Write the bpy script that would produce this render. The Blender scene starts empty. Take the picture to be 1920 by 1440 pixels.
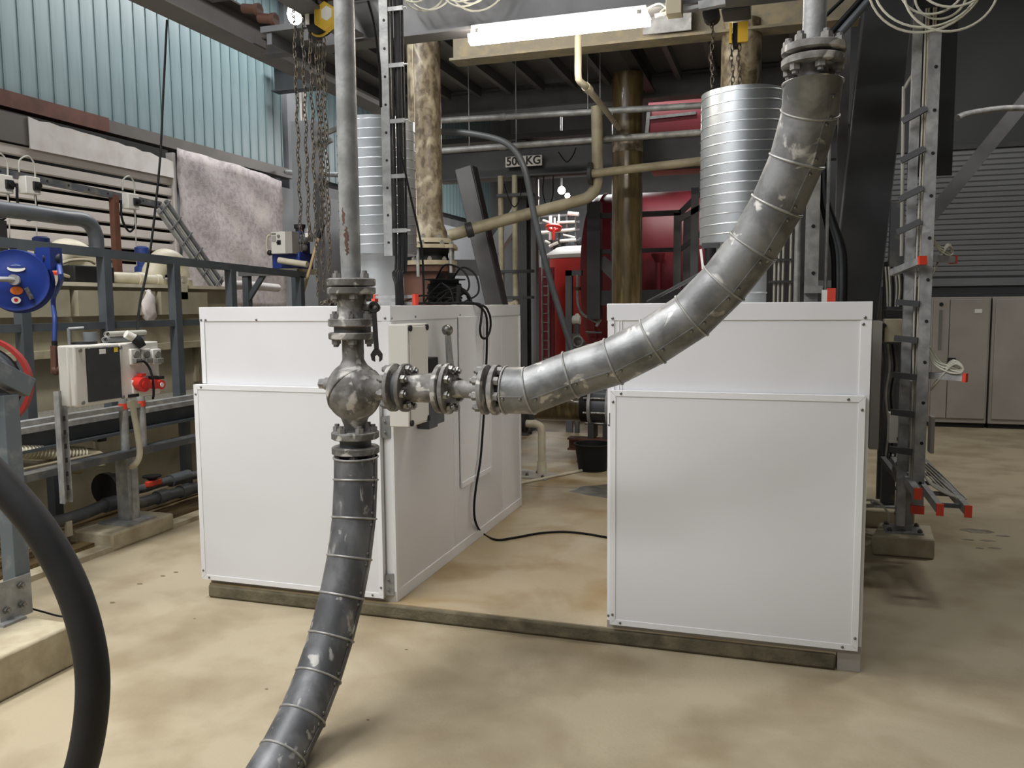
import bpy, math, random
from mathutils import Vector, Matrix
random.seed(7)
S = bpy.context.scene
COL = S.collection
V = Vector
# ------------------------------------------------------------------ camera
F_PX, YAW, PITCH, ROLL, EYE = 1565.0, .3110, .0944, -.0085, 1.6
def _axes():
    cy, sy = math.cos(YAW), math.sin(YAW)
    r = V((cy, sy, 0)); w = V((-sy, cy, 0))*math.cos(PITCH) + V((0, 0, -math.sin(PITCH)))
    u = r.cross(w)
    return r*math.cos(ROLL)+u*math.sin(ROLL), u*math.cos(ROLL)-r*math.sin(ROLL), w
CR, CU, CW = _axes()
CAM = V((0, 0, EYE))
cd = bpy.data.cameras.new('camera'); cam = bpy.data.objects.new('camera', cd); COL.objects.link(cam)
cd.sensor_width = 36.0; cd.lens = 36.0*F_PX/1920; cd.clip_start = .05; cd.clip_end = 200
cam.matrix_world = Matrix(((CR.x, CU.x, -CW.x, CAM.x), (CR.y, CU.y, -CW.y, CAM.y), (CR.z, CU.z, -CW.z, CAM.z), (0, 0, 0, 1)))
S.camera = cam
# ------------------------------------------------------------------ view, world, unseen hall lamps
S.view_settings.view_transform = 'Standard'; S.view_settings.look = 'None'
S.view_settings.exposure = 0.3; S.view_settings.gamma = 1.0; S.view_settings.use_curve_mapping = False
wd = bpy.data.worlds.new('world'); S.world = wd; wd.use_nodes = True
wd.node_tree.nodes['Background'].inputs[0].default_value = (.6, .68, .75, 1)
wd.node_tree.nodes['Background'].inputs[1].default_value = .05
def unseen_hall_lamp(loc, size, power, col=(.985, .99, 1), aim=None):
    l = bpy.data.lights.new('unseen_hall_lamp', 'AREA'); l.shape = 'RECTANGLE'; l.size, l.size_y = size
    l.energy = power; l.color = col
    o = bpy.data.objects.new('unseen_hall_lamp', l); COL.objects.link(o); o.location = loc
    if aim: o.rotation_euler = (V(aim)-V(loc)).to_track_quat('-Z', 'Y').to_euler()
    return o
for lx_, ly_, pw_ in ((-5.6, -2.6, 85), (-3.2, -2.6, 95), (-.8, -2.6, 38), (-5.4, .5, 85), (-3.0, .7, 120), (-.4, .9, 36)): unseen_hall_lamp((lx_, ly_, 5.6), (1.5, .9), pw_)                       # rows of unseen lamps, added to soften the light from the front
unseen_hall_lamp((-3.7, 3.0, 5.6), (.4, 2.4), 200, (1, .985, .97))        # unseen lamp over the walkway, placed to light the tank front
unseen_hall_lamp((-6.3, 7.6, 5.6), (.3, 2.4), 35, (.97, .99, 1))       # unseen lamp along the translucent wall
unseen_hall_lamp((-5.9, 10.5, 6.4), (.6, 2.0), 150, (.97, .99, 1))
unseen_hall_lamp((-4.0, 17.0, 5.2), (2.0, 2.0), 330, (1, .99, .98))      # far hall
unseen_hall_lamp((-2.2, 10.6, 6.3), (1.5, .4), 90, (1, .98, .96))
unseen_hall_lamp((3.4, 7.6, 6.0), (1.5, .5), 120, (1, .97, .93))                         # aisle by the switch cabinets
# ------------------------------------------------------------------ photogrammetry helper (pixel of the 1920x1440 frame on a known plane)
def ray(px, py): return CW + CR*((px-960)/F_PX) - CU*((py-720)/F_PX)
def at(px, py, X=None, Y=None, Z=None, D=None):
    d = ray(px, py)
    if D is not None: t = D
    elif X is not None: t = (X-CAM.x)/d.x
    elif Y is not None: t = (Y-CAM.y)/d.y
    else: t = (Z-CAM.z)/d.z
    return CAM + d*t
# ------------------------------------------------------------------ mesh building
def basis(a):
    a = V(a).normalized()
    u = a.orthogonal().normalized()
    if abs(a.z) < .9: u = a.cross(V((0, 0, 1))).normalized()
    return a, u, a.cross(u)
class MB:
    def __init__(s): s.v = []; s.f = []
    def add(s, vs, fs):
        o = len(s.v); s.v += [tuple(x) for x in vs]; s.f += [tuple(i+o for i in f) for f in fs]; return s
    def box(s, x0, x1, y0, y1, z0, z1):
        x0, x1 = min(x0, x1), max(x0, x1); y0, y1 = min(y0, y1), max(y0, y1); z0, z1 = min(z0, z1), max(z0, z1)
        return s.add([(x, y, z) for x in (x0, x1) for y in (y0, y1) for z in (z0, z1)],
                     [(0, 1, 3, 2), (4, 6, 7, 5), (0, 4, 5, 1), (2, 3, 7, 6), (0, 2, 6, 4), (1, 5, 7, 3)])
    def prism(s, pts, d):                                  # polygon extruded along vector d
        n = len(pts); d = V(d); a = [V(p) for p in pts]
        nrm = V((0, 0, 0))
        for i in range(n): nrm += a[i].cross(a[(i+1) % n])
        if nrm.dot(d) > 0: a.reverse()
        return s.add(a+[p+d for p in a], [tuple(range(n)), tuple(range(2*n-1, n-1, -1))]+[(i, i+n, (i+1) % n+n, (i+1) % n) for i in range(n)])
    def bar(s, p, q, w, h, up=(0, 0, 1)):                  # box from p to q, w sideways, h along up
        p, q = V(p), V(q); a = (q-p).normalized(); up = V(up)
        if abs(a.dot(up)) > .99: up = V((0, 1, 0))
        sd = a.cross(up).normalized(); u = sd.cross(a)
        return s.prism([p+sd*w/2+u*h/2, p-sd*w/2+u*h/2, p-sd*w/2-u*h/2, p+sd*w/2-u*h/2], q-p)
    def ibeam(s, p, q, w, h, tw=.012, tf=.018, up=(0, 0, 1)):
        p, q = V(p), V(q); a = (q-p).normalized(); up = V(up); sd = a.cross(up).normalized(); u = sd.cross(a)
        o = [(-w/2, -h/2), (w/2, -h/2), (w/2, -h/2+tf), (tw/2, -h/2+tf), (tw/2, h/2-tf), (w/2, h/2-tf), (w/2, h/2), (-w/2, h/2), (-w/2, h/2-tf), (-tw/2, h/2-tf), (-tw/2, -h/2+tf), (-w/2, -h/2+tf)]
        n = 12; A = [p+sd*x+u*y for x, y in o]
        for quad in ((0, 1, 2, 11), (10, 3, 4, 9), (8, 5, 6, 7)): s.prism([A[i] for i in quad], q-p)
        return s
    def channel(s, p, q, w, d, t=.006, up=(0, 1, 0)):      # C section, web across `w`, flanges `d` along up
        p, q = V(p), V(q); a = (q-p).normalized(); up = V(up); sd = a.cross(up).normalized(); u = sd.cross(a)
        def P(x0, x1, y0, y1): s.prism([p+sd*x0+u*y0, p+sd*x1+u*y0, p+sd*x1+u*y1, p+sd*x0+u*y1], q-p)
        P(-w/2, w/2, 0, t); P(-w/2, -w/2+t, t, d); P(w/2-t, w/2, t, d); return s
    def cyl(s, p, q, r, n=20, r2=None, cap=True):
        p, q = V(p), V(q); return s.lathe(p, q-p, [(r, 0), (r if r2 is None else r2, (q-p).length)], n, cap)
    def lathe(s, base, axis, prof, n=24, cap=True):
        a, u, w = basis(axis); base = V(base); vs = []; fs = []
        for r, h in prof:
            for i in range(n):
                t = 2*math.pi*i/n; vs.append(base+a*h+(u*math.cos(t)+w*math.sin(t))*r)
        for k in range(len(prof)-1):
            for i in range(n):
                j = (i+1) % n; fs.append((k*n+i, k*n+j, (k+1)*n+j, (k+1)*n+i))
        if cap: fs.append(tuple(range(n-1, -1, -1))); fs.append(tuple(range((len(prof)-1)*n, len(prof)*n)))
        return s.add(vs, fs)
    def pipe(s, p, q, r, t=.006, n=20):                    # hollow straight tube
        p, q = V(p), V(q); L = (q-p).length
        return s.lathe(p, q-p, [(r-t, 0), (r, 0), (r, L), (r-t, L), (r-t, 0)], n, False)
    def ring(s, c, axis, R, r, n=24, m=8):
        a, u, w = basis(axis); c = V(c); vs = []; fs = []
        for i in range(n):
            t = 2*math.pi*i/n; d = u*math.cos(t)+w*math.sin(t)
            for k in range(m):
                e = 2*math.pi*k/m; vs.append(c+d*(R+r*math.cos(e))+a*r*math.sin(e))
        for i in range(n):
            for k in range(m):
                i2, k2 = (i+1) % n, (k+1) % m; fs.append((i*m+k, i2*m+k, i2*m+k2, i*m+k2))
        return s.add(vs, fs)
    def sphere(s, c, r, n=16, m=10, sq=(1, 1, 1)):
        c = V(c); vs = []; fs = []
        for k in range(m+1):
            e = math.pi*k/m
            for i in range(n):
                t = 2*math.pi*i/n; vs.append(c+V((r*math.sin(e)*math.cos(t)*sq[0], r*math.sin(e)*math.sin(t)*sq[1], r*math.cos(e)*sq[2])))
        for k in range(m):
            for i in range(n):
                j = (i+1) % n; fs.append((k*n+i, (k+1)*n+i, (k+1)*n+j, k*n+j))
        return s.add(vs, fs)
    def tube(s, pts, r, n=8, curve=True, res=6, cap=True):
        P = [V(p) for p in pts]
        rr = r if isinstance(r, (list, tuple)) else [r]*len(P)
        if curve and len(P) > 2:
            Q = []; R2 = []
            for i in range(len(P)-1):
                a = P[i-1] if i else P[0]*2-P[1]; b, c = P[i], P[i+1]; d = P[i+2] if i+2 < len(P) else P[-1]*2-P[-2]
                for k in range(res):
                    t = k/res
                    Q.append(.5*((2*b)+(c-a)*t+(2*a-5*b+4*c-d)*t*t+(3*b-a-3*c+d)*t**3)); R2.append(rr[i]*(1-t)+rr[i+1]*t)
            Q.append(P[-1]); R2.append(rr[-1]); P, rr = Q, R2
        vs = []; fs = []; u = None
        for i, p in enumerate(P):
            a = (P[min(i+1, len(P)-1)]-P[max(i-1, 0)])
            if a.length < 1e-9: a = V((0, 0, 1))
            a.normalize()
            if u is None: u = basis(a)[1]
            u = (u-a*u.dot(a)).normalized(); w = a.cross(u)
            for k in range(n):
                t = 2*math.pi*k/n; vs.append(p+(u*math.cos(t)+w*math.sin(t))*rr[i])
        for i in range(len(P)-1):
            for k in range(n):
                j = (k+1) % n; fs.append((i*n+k, i*n+j, (i+1)*n+j, (i+1)*n+k))
        if cap: fs.append(tuple(range(n-1, -1, -1))); fs.append(tuple(range((len(P)-1)*n, len(P)*n)))
        return s.add(vs, fs)
    def mesh(s, name, m):
        me = bpy.data.meshes.new(name); me.from_pydata(s.v, [], s.f); me.validate(); me.update()
        me.materials.append(m); me.shade_smooth(); me.set_sharp_from_angle(angle=math.radians(38)); return me
    def build(s, name, m, parent=None, bevel=0, kind=None, label=None):
        ob = bpy.data.objects.new(name, s.mesh(name, m)); COL.objects.link(ob)
        adopt(ob, parent)
        if bevel:
            b = ob.modifiers.new('edge', 'BEVEL'); b.width = bevel; b.segments = 2; b.limit_method = 'ANGLE'
        if kind: ob['kind'] = kind
        if label: ob['label'] = label
        return ob
def origin_of(o):
    t = V((0, 0, 0))
    while o: t += o.location; o = o.parent
    return t
def adopt(ob, parent):                                     # vertices stay in world coordinates
    if parent:
        ob.parent = parent; off = V(parent.get('base', (0, 0, 0)))
        ob.location = -off if parent.type == 'EMPTY' else (0, 0, 0)
def thing(name, label, cat, loc=(0, 0, 0), group=None):
    o = bpy.data.objects.new(name, None); COL.objects.link(o); o.location = loc; o.empty_display_size = .1
    o['base'] = tuple(loc); o['label'] = label; o['category'] = cat
    if group: o['group'] = group
    return o
def tag(o, label, cat, group=None):
    o['label'] = label; o['category'] = cat
    if group: o['group'] = group
    return o
def struct(o): o['kind'] = 'structure'; return o
def inst(name, me, parent, loc, axis=(0, 0, 1), spin=0, scale=1):   # shared-mesh piece, +Z of the mesh along axis
    ob = bpy.data.objects.new(name, me); COL.objects.link(ob)
    q = V(axis).to_track_quat('Z', 'Y') @ Matrix.Rotation(spin, 3, 'Z').to_quaternion()
    base = V((0, 0, 0))
    if parent:
        ob.parent = parent
        if parent.type == 'EMPTY': base = V(parent['base'])
        elif parent.parent and parent.parent.type == 'EMPTY': base = V((0, 0, 0))
    ob.location = V(loc)-base; ob.rotation_mode = 'QUATERNION'; ob.rotation_quaternion = q
    ob.scale = (scale,)*3
    return ob
# ------------------------------------------------------------------ materials
def lin(h):
    h = h.lstrip('#'); c = [int(h[i:i+2], 16)/255 for i in (0, 2, 4)]
    return tuple(((x+.055)/1.055)**2.4 if x > .04045 else x/12.92 for x in c)+(1,)
def mat(name, col, rough=.5, metal=0., col2=None, scale=6., edge=(.42, .62), detail=6., bump=0., bscale=40., col3=None, scale3=1.5, edge3=(.5, .68), stretch=(1, 1, 1), spec=.5, coat=0.):
    m = bpy.data.materials.new(name); m.use_nodes = True; nt = m.node_tree; N, L = nt.nodes, nt.links
    b = N['Principled BSDF']; b.inputs['Roughness'].default_value = rough; b.inputs['Metallic'].default_value = metal
    b.inputs['Specular IOR Level'].default_value = spec; b.inputs['Coat Weight'].default_value = coat
    b.inputs['Base Color'].default_value = lin(col)
    m.diffuse_color = lin(col)
    if col2 or bump or col3:
        tc = N.new('ShaderNodeTexCoord'); mp = N.new('ShaderNodeMapping'); mp.inputs['Scale'].default_value = stretch
        L.new(tc.outputs['Object'], mp.inputs[0])
    def layer(base, c, sc, ed, seed):
        no = N.new('ShaderNodeTexNoise'); no.inputs['Scale'].default_value = sc; no.inputs['Detail'].default_value = detail
        no.inputs['Distortion'].default_value = seed
        L.new(mp.outputs[0], no.inputs['Vector'])
        mr = N.new('ShaderNodeMapRange'); mr.inputs[1].default_value, mr.inputs[2].default_value = ed; L.new(no.outputs[0], mr.inputs[0])
        mx = N.new('ShaderNodeMix'); mx.data_type = 'RGBA'; L.new(mr.outputs[0], mx.inputs[0])
        if isinstance(base, tuple): mx.inputs[6].default_value = base
        else: L.new(base, mx.inputs[6])
        mx.inputs[7].default_value = lin(c); return mx.outputs[2]
    out = lin(col)
    if col2: out = layer(out, col2, scale, edge, .2)
    if col3: out = layer(out, col3, scale3, edge3, .7)
    if not isinstance(out, tuple): L.new(out, b.inputs['Base Color'])
    if bump:
        no = N.new('ShaderNodeTexNoise'); no.inputs['Scale'].default_value = bscale; no.inputs['Detail'].default_value = 4
        L.new(mp.outputs[0], no.inputs['Vector'])
        bp = N.new('ShaderNodeBump'); bp.inputs['Strength'].default_value = bump; bp.inputs['Distance'].default_value = .01
        L.new(no.outputs[0], bp.inputs['Height']); L.new(bp.outputs[0], b.inputs['Normal'])
    return m
def emit(name, col, power):
    m = bpy.data.materials.new(name); m.use_nodes = True; b = m.node_tree.nodes['Principled BSDF']
    b.inputs['Base Color'].default_value = lin(col); b.inputs['Emission Color'].default_value = lin(col); b.inputs['Emission Strength'].default_value = power
    return m
M_floor = mat('worn_concrete', '#a4987f', .6, 0, '#8c7e64', 2.3, (.44, .68), 12, .15, 70, '#7b6e55', .8, (.52, .74), spec=.4)
M_slab = mat('stained_slab', '#a99a7c', .6, 0, '#8d744b', 1.9, (.45, .68), 12, .15, 70, '#b3a78f', 1.6, (.52, .7), spec=.4)
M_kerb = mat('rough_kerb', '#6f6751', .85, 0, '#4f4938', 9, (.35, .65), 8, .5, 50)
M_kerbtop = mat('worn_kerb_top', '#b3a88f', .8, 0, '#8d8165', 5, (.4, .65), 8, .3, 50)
M_white = mat('white_sheet', '#dedee0', .38, 0, '#d5d5d6', .9, (.35, .7), 3)
M_whiteedge = mat('white_trim', '#e1e1e2', .35)
M_galv = mat('dull_galvanised', '#a3a4a3', .5, .25, '#858685', 14, (.35, .65), 8, .12, 60, '#b9b7b2', 5, (.58, .72))
M_clad = mat('weathered_cladding', '#8a8b8b', .42, .35, '#6a6b6b', 10, (.42, .58), 14, .06, 80, '#c6c4bf', 12, (.6, .66))
M_clad2 = mat('dirty_cladding', '#77787a', .45, .25, '#565759', 9, (.42, .58), 14, .06, 80, '#b0aea9', 16, (.61, .66), (1, 1, .55))
M_cast = mat('sprayed_casting', '#8b8986', .6, .1, '#625f5b', 16, (.42, .58), 14, .3, 35, '#c4c0b9', 13, (.57, .63))
M_steel = mat('bolt_steel', '#8d8c88', .4, .8, '#5d5b57', 60, (.4, .6), 3)
M_bright = mat('bright_spiral', '#cdd1d3', .33, .85, '#b6bbbe', 3, (.35, .65), 3)
M_zincw = mat('white_zinc', '#c4c8c9', .35, .4)
M_beam = mat('grey_paint_steel', '#656566', .5, .1, '#555556', 3, (.4, .68), 6)
M_beamd = mat('dark_grey_steel', '#3f4041', .5, .1, '#333436', 3, (.4, .68), 6)
M_beamrust = mat('rusty_flange', '#77705f', .6, .1, '#8d8163', 9, (.45, .68), 8, .15, 60)
M_soffit = mat('mezzanine_soffit', '#66686b', .55, .1, '#56585b', 2, (.4, .68), 5)
M_taupe = mat('taupe_beam', '#6b6560', .5, 0, '#59544f', 2, (.4, .7), 4)
M_rail = mat('slate_rail', '#50565a', .45, .1, '#454b4f', 5, (.4, .7), 4)
M_railL = mat('slate_rail_worn', '#5d666c', .45, .1, '#7a7f80', 12, (.55, .7), 6)
M_tank = mat('beige_tank', '#a19a84', .6, 0, '#8d8670', 3, (.4, .7), 7)
M_tankd = mat('beige_tank_low', '#8f8770', .65, 0, '#776f59', 3, (.4, .7), 7)
M_teal = mat('translucent_panel', '#77888a', .42, 0, '#65777a', 1.6, (.35, .7), 6, stretch=(1, 6, .6))
M_tealseam = mat('panel_seam', '#5f7478', .45)
M_louvre = mat('louvre_blade', '#c6beb6', .5, 0, '#aea69e', 4, (.4, .7), 5)
M_dark = mat('dark_gap', '#1b1918', .8)
M_rustbar = mat('rust_brown_bar', '#6a4334', .7, .1, '#53352a', 6, (.4, .7), 6)
M_sheet = mat('fleece_sheet', '#b3aaa8', .9, 0, '#9d9493', 16, (.42, .62), 14, .4, 55, '#beb4af', 3, (.5, .7))
M_foil = mat('white_foil', '#ded8d4', .5, 0, '#cfc6c0', 5, (.4, .7), 4)
M_frp = mat('resin_pipe', '#857a64', .4, 0, '#5a4f3f', 20, (.42, .6), 14, .05, 60, '#a99f89', 9, (.5, .64), (1.3, 1.3, .8))
M_frpd = mat('resin_pipe_brown', '#5d4f31', .28, 0, '#463a22', 8, (.38, .64), 9, .05, 80, '#7a6d4a', 5, (.55, .7), (3, 3, .5), coat=.4)
M_beige = mat('beige_plastic', '#a9a188', .5, 0, '#8f876f', 6, (.45, .7), 5)
M_cream = mat('cream_plastic', '#c9c2ac', .5, 0, '#b7af98', 6, (.45, .7), 5)
M_black = mat('black_rubber', '#151516', .6, 0, '#212122', 8, (.5, .75), 5, spec=.3)
M_blackhose = mat('dusty_black_hose', '#141415', .6, 0, '#232324', 4, (.45, .7), 6, .05, 60)
M_cable = mat('black_cable', '#0c0c0d', .6, spec=.25)
M_gcable = mat('grey_cable', '#a8a69c', .5)
M_wcable = mat('white_cable', '#b9b7a6', .5)
M_pvc = mat('grey_pvc', '#52565a', .42, 0, '#43474b', 4, (.4, .7), 5)
M_pvcd = mat('dirty_pvc', '#4b4e51', .55, 0, '#6d6a62', 7, (.5, .66), 7)
M_blue = mat('reel_blue', '#15307c', .4, 0, '#102766', 5, (.4, .7), 4)
M_bluep = mat('pump_blue', '#243c80', .5, 0, '#1b2f68', 6, (.4, .7), 4)
M_red = mat('reel_red', '#942620', .45)
M_redcap = mat('red_cap', '#d8442c', .5)
M_redsock = mat('socket_red', '#c62f26', .4)
M_boiler = mat('boiler_red', '#8b2e38', .5, 0, '#7c2731', 1, (.4, .7), 4)
M_tankred = mat('tank_red', '#b52a22', .4, 0, '#9c221c', 1.2, (.4, .7), 5)
M_yellow = mat('hoist_yellow', '#d9b43a', .45)
M_chain = mat('hand_chain', '#4a443c', .5, .4, '#6a5a44', 40, (.5, .7), 3)
M_rust = mat('primer_red_pipe', '#644437', .6, .1, '#4f362c', 4, (.4, .7), 6)
M_cab = mat('cabinet_grey', '#a19c95', .5, 0, '#97928b', 2, (.4, .7), 3)
M_ribwall = mat('ribbed_wall_grey', '#7b7d80', .5, .1, '#6d6f72', 2, (.4, .7), 4)
M_walldark = mat('dark_wall', '#3f4143', .6, 0, '#36383a', 1, (.4, .7), 4)
M_wallgrey = mat('hall_wall_grey', '#8d8f92', .6, 0, '#7e8083', 1, (.4, .7), 4)
M_ceil = mat('hall_ceiling', '#3a3b3d', .7)
M_abs = mat('box_plastic', '#d3d0c8', .45)
M_glass = mat('smoked_window', '#1c1d1f', .12, 0, '#26282a', 20, (.4, .7), 2, coat=.5)
M_sockgrey = mat('socket_grey', '#77756f', .5)
M_print = mat('print_black', '#161616', .6)
M_label = mat('label_white', '#e4e2da', .6)
M_ylabel = mat('label_yellow', '#d8b934', .6)
M_orange = mat('label_orange', '#e0752c', .6)
M_concrete = mat('pale_concrete', '#b2a88f', .8, 0, '#978c72', 7, (.4, .68), 8, .35, 45)
M_plank = mat('wet_timber', '#8d7650', .75, 0, '#5e4c31', 8, (.35, .65), 8, .3, 50, stretch=(6, .6, 6))
M_grate = mat('galvanised_grating', '#a9a59a', .5, .4)
M_tube = mat('lamp_diffuser', '#ffffff', .4); 
M_tube = emit('lamp_diffuser', '#fff4e4', 48.0)
M_flood = emit('flood_lens', '#fffdf6', 60.0)
M_tape = mat('tape_grey', '#6f7476', .6)
M_wet = mat('wet_mark', '#6a665c', .25, 0, '#8c8474', 14, (.4, .6), 6)
M_ochre = mat('wood_handle', '#b29a72', .6)
# shared little meshes, +Z up
M_bead = mat('highlit_bead', '#a8a7a3', .45, .3, '#8b8a87', 20, (.4, .65), 5)  # rim highlight put into the pale bead colour
ME_screw = MB().lathe((0, 0, 0), (0, 0, 1), [(.0065, 0), (.006, .003), (.003, .005)], 8).mesh('screw', M_steel)
ME_hex = MB().cyl((0, 0, 0), (0, 0, .018), .017, 6).cyl((0, 0, .018), (0, 0, .028), .010, 8).mesh('bolt_head', M_cast)
ME_hexd = MB().cyl((0, 0, 0), (0, 0, .016), .017, 6).cyl((0, 0, .016), (0, 0, .024), .010, 8).mesh('bolt_head', M_steel)
# ================================================================== SETTING
# floors: near floor, raised slab under the enclosures
SLAB = .079
fl = struct(MB().box(-9, 8, -6, 24, -.2, 0).build('floor', M_floor))
SX0, SX1, SY0, SY1 = -2.985, .262, 3.762, 9.6
sl = struct(MB().box(SX0, SX1, SY0+.012, SY1, 0, SLAB).build('floor_slab', M_slab))
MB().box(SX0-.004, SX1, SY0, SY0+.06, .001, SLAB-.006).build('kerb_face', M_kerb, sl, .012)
# oily patch, wet prints and pits in the concrete are thin films of their own shape
def film(name, label, pts, z, m, cat='stain', group=None):
    o = MB().prism([(x, y, z) for x, y in pts], (0, 0, .0012)).build(name, m); return tag(o, label, cat, group)
def blob(cx, cy, rx, ry, n=18, j=.25, seed=1):
    r = random.Random(seed); return [(cx+rx*math.cos(2*math.pi*i/n)*(1-j*r.random()), cy+ry*math.sin(2*math.pi*i/n)*(1-j*r.random())) for i in range(n)]
M_oil = mat('oily_patch', '#3c3a35', .45, 0, '#6a6355', 9, (.42, .6), 7)
film('slab_joint', 'dark straight joint line across the slab near the drain stand', [(-2.3, 6.62), (-1.5, 6.66), (-1.5, 6.672), (-2.3, 6.632)], SLAB, M_oil, 'joint')
film('oil_stain', 'black oily patch on the concrete beside the right white enclosure', blob(-1.2, 6.62, .48, .32, 22, .3, 3), SLAB, M_oil)
wp = at(1832, 996, Z=0); film('wet_stain', 'damp grey footprint patch on the open floor near the concrete block', blob(wp.x, wp.y, .12, .07, 14, .35, 4), 0, M_wet)
for i, (x, y, a, b_) in enumerate(tuple((at(a_, b_, Z=0).x, at(a_, b_, Z=0).y, c_, c_*.45) for a_, b_, c_ in ((1815, 1012, .05), (1853, 1014, .06), (1865, 1028, .05), (1836, 1028, .03), (1880, 1005, .05)))):
    film('wet_mark', 'small damp scuff on the open floor below the grey footprint patch', blob(x, y, a, b_, 10, .4, 10+i), 0, M_wet, 'stain', 'damp scuffs on the open floor')
M_pit = mat('concrete_pit', '#6c6048', .9)
for i, (px, py) in enumerate(((210, 1130), (262, 1095), (305, 1080), (330, 1073), (500, 1292), (762, 1218), (365, 1160), (690, 1350))):
    p = at(px, py, Z=0); film('floor_pit', 'small dark chip in the bare floor in front of the left enclosure', blob(p.x, p.y, .022 if i < 4 else .01, .014 if i < 4 else .006, 8, .4, 30+i), 0, M_pit, 'chip', 'chips in the near floor')
# hall shell
struct(MB().box(-9, 8, -6, 24, 7.6, 7.8).build('ceiling', M_ceil))
struct(MB().box(-9, 8, -6.2, -6, 0, 7.6).build('wall_behind', M_wallgrey))
struct(MB().box(8, 8.2, -6, 24, 0, 7.6).build('wall_right', M_walldark))
struct(MB().box(-9, 1.0, 23.8, 24, 0, 7.6).build('wall_far', M_wallgrey))
# left wall: masonry base, louvre bay, translucent panels above
WX = -7.5
wl = struct(MB().box(WX-.3, WX-.12, -6, 23.8, 0, 7.6).build('wall_left', M_wallgrey))
PW = .205
me_pan = MB().prism([(-.05, 0, 3.74), (0, .012, 3.74), (0, PW-.03, 3.74), (-.05, PW-.012, 3.74)], (0, 0, 3.8)).mesh('panel', M_teal)
me_seam = MB().box(-.06, -.018, -.014, .014, 3.74, 7.5).mesh('panel_seam', M_tealseam)
y = 4.2; k = 0
while y < 21.5:
    if abs(y-11.9) > .28 and abs(y-8.02) > .06:
        inst('panel', me_pan, wl, (WX, y, 0)); inst('panel_seam', me_seam, wl, (WX, y-.008, 0))
    y += PW; k += 1
MB().box(WX-.06, WX-.01, 8.0, 8.04, 3.74, 7.5).build('panel_joint', M_beamd, wl)
struct(MB().box(WX-.1, WX+.05, 11.75, 12.05, 0, 7.6).build('trim_1', M_wallgrey)); struct(MB().box(WX-.1, WX+.06, 12.12, 12.3, 0, 7.6).build('trim_2', M_louvre))
# ledge under the translucent panels: rusty part then grey part
struct(MB().box(WX, WX+.16, 4, 7.9, 3.60, 3.76).build('trim_3', M_rustbar)); struct(MB().box(WX, WX+.16, 7.9, 11.7, 3.60, 3.74).build('trim_4', M_taupe))
struct(MB().box(WX-.1, WX+.1, 12.3, 23.8, 3.4, 3.62).build('trim_5', M_beam))
# louvre bay
LX = -7.2; LYE = at(322, 400, X=LX).y
lv = struct(MB().box(LX-.16, LX-.1, 3.5, LYE+.1, 0, 3.55).build('wall_louvre', M_dark))
z = 3.10
me_bl = MB().prism([(0, 0, 0), (.028, 0, .012), (.028, 0, .100), (-.05, 0, .112)], (0, 1, 0)).mesh('louvre_blade', M_louvre)
for i in range(20):
    ob = inst('louvre_blade', me_bl, lv, (LX, 3.5, z-i*.137)); ob.rotation_quaternion = (1, 0, 0, 0); ob.scale = (1, LYE-3.5, 1)
MB().box(LX-.05, LX+.05, LYE, LYE+.05, .3, 3.5).build('louvre_post', M_foil, lv)
# torn white foil strip along the louvre head, with its boxed end
tf = []
ya, yb = at(55, 250, X=LX+.06).y, LYE
n = 16
for i in range(n+1):
    yy = ya+(yb-ya)*i/n; tf.append((LX+.06, yy, 3.50-.02*abs(math.sin(i*1.7))-.10*(i/n)**2))
bot = [(LX+.06, ya+(yb-ya)*i/n, 3.19) for i in range(n, -1, -1)]
fo = MB().prism(tf+bot, (-.01, 0, 0)).build('foil_strip', M_foil); tag(fo, 'torn white foil strip hanging over the top of the louvre', 'foil')
tag(MB().box(LX-.05, LX+.045, at(0, 210, X=LX).y-.6, at(55, 230, X=LX).y-.01, 3.22, 3.5).build('louvre_hood', M_taupe), 'dark boxed hood above the louvre beside the white foil', 'hood')
# fleece sheet hung beside the louvre
sx = -7.12; s0, s1 = at(332, 300, X=sx).y, at(530, 340, X=sx).y
g = MB(); vs = []; fs = []; nx, nz = 24, 16
for j in range(nz+1):
    for i in range(nx+1):
        t = i/nx; top = 3.56-.30*t*t*.3; yy = s0+(s1-s0)*t
        zz = 1.55+(top-1.55)*j/nz; vs.append((sx+.02*math.sin(i*.9+j*.2)+.012*math.sin(j*1.3+i*.4), yy, zz))
for j in range(nz):
    for i in range(nx): a = j*(nx+1)+i; fs.append((a, a+1, a+nx+2, a+nx+1))
g.add(vs, fs); so = g.build('fleece_sheet', M_sheet); so.modifiers.new('thick', 'SOLIDIFY').thickness = .008
tag(so, 'mottled grey fleece sheet hung on the wall beside the louvre', 'sheet')
struct(MB().box(WX-.05, WX+.3, 11.0, 23.8, 0, 3.4).build('wall_niche', M_wallgrey))
# white sheeting bulge seen behind the resin pipe
wf = MB(); vs = []; fs = []
for j in range(9):
    for i in range(9):
        vs.append((-6.5+.1*math.sin(i*1.1+j), 13.0+i*.28, .002+j*.41))
for j in range(8):
    for i in range(8): a = j*9+i; fs.append((a, a+1, a+10, a+9))
wf.add(vs, fs); wo = wf.build('white_sheeting', M_foil); wo.modifiers.new('thick', 'SOLIDIFY').thickness = .01
tag(wo, 'crumpled white sheeting behind the leaning dark strut', 'sheeting')
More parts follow.
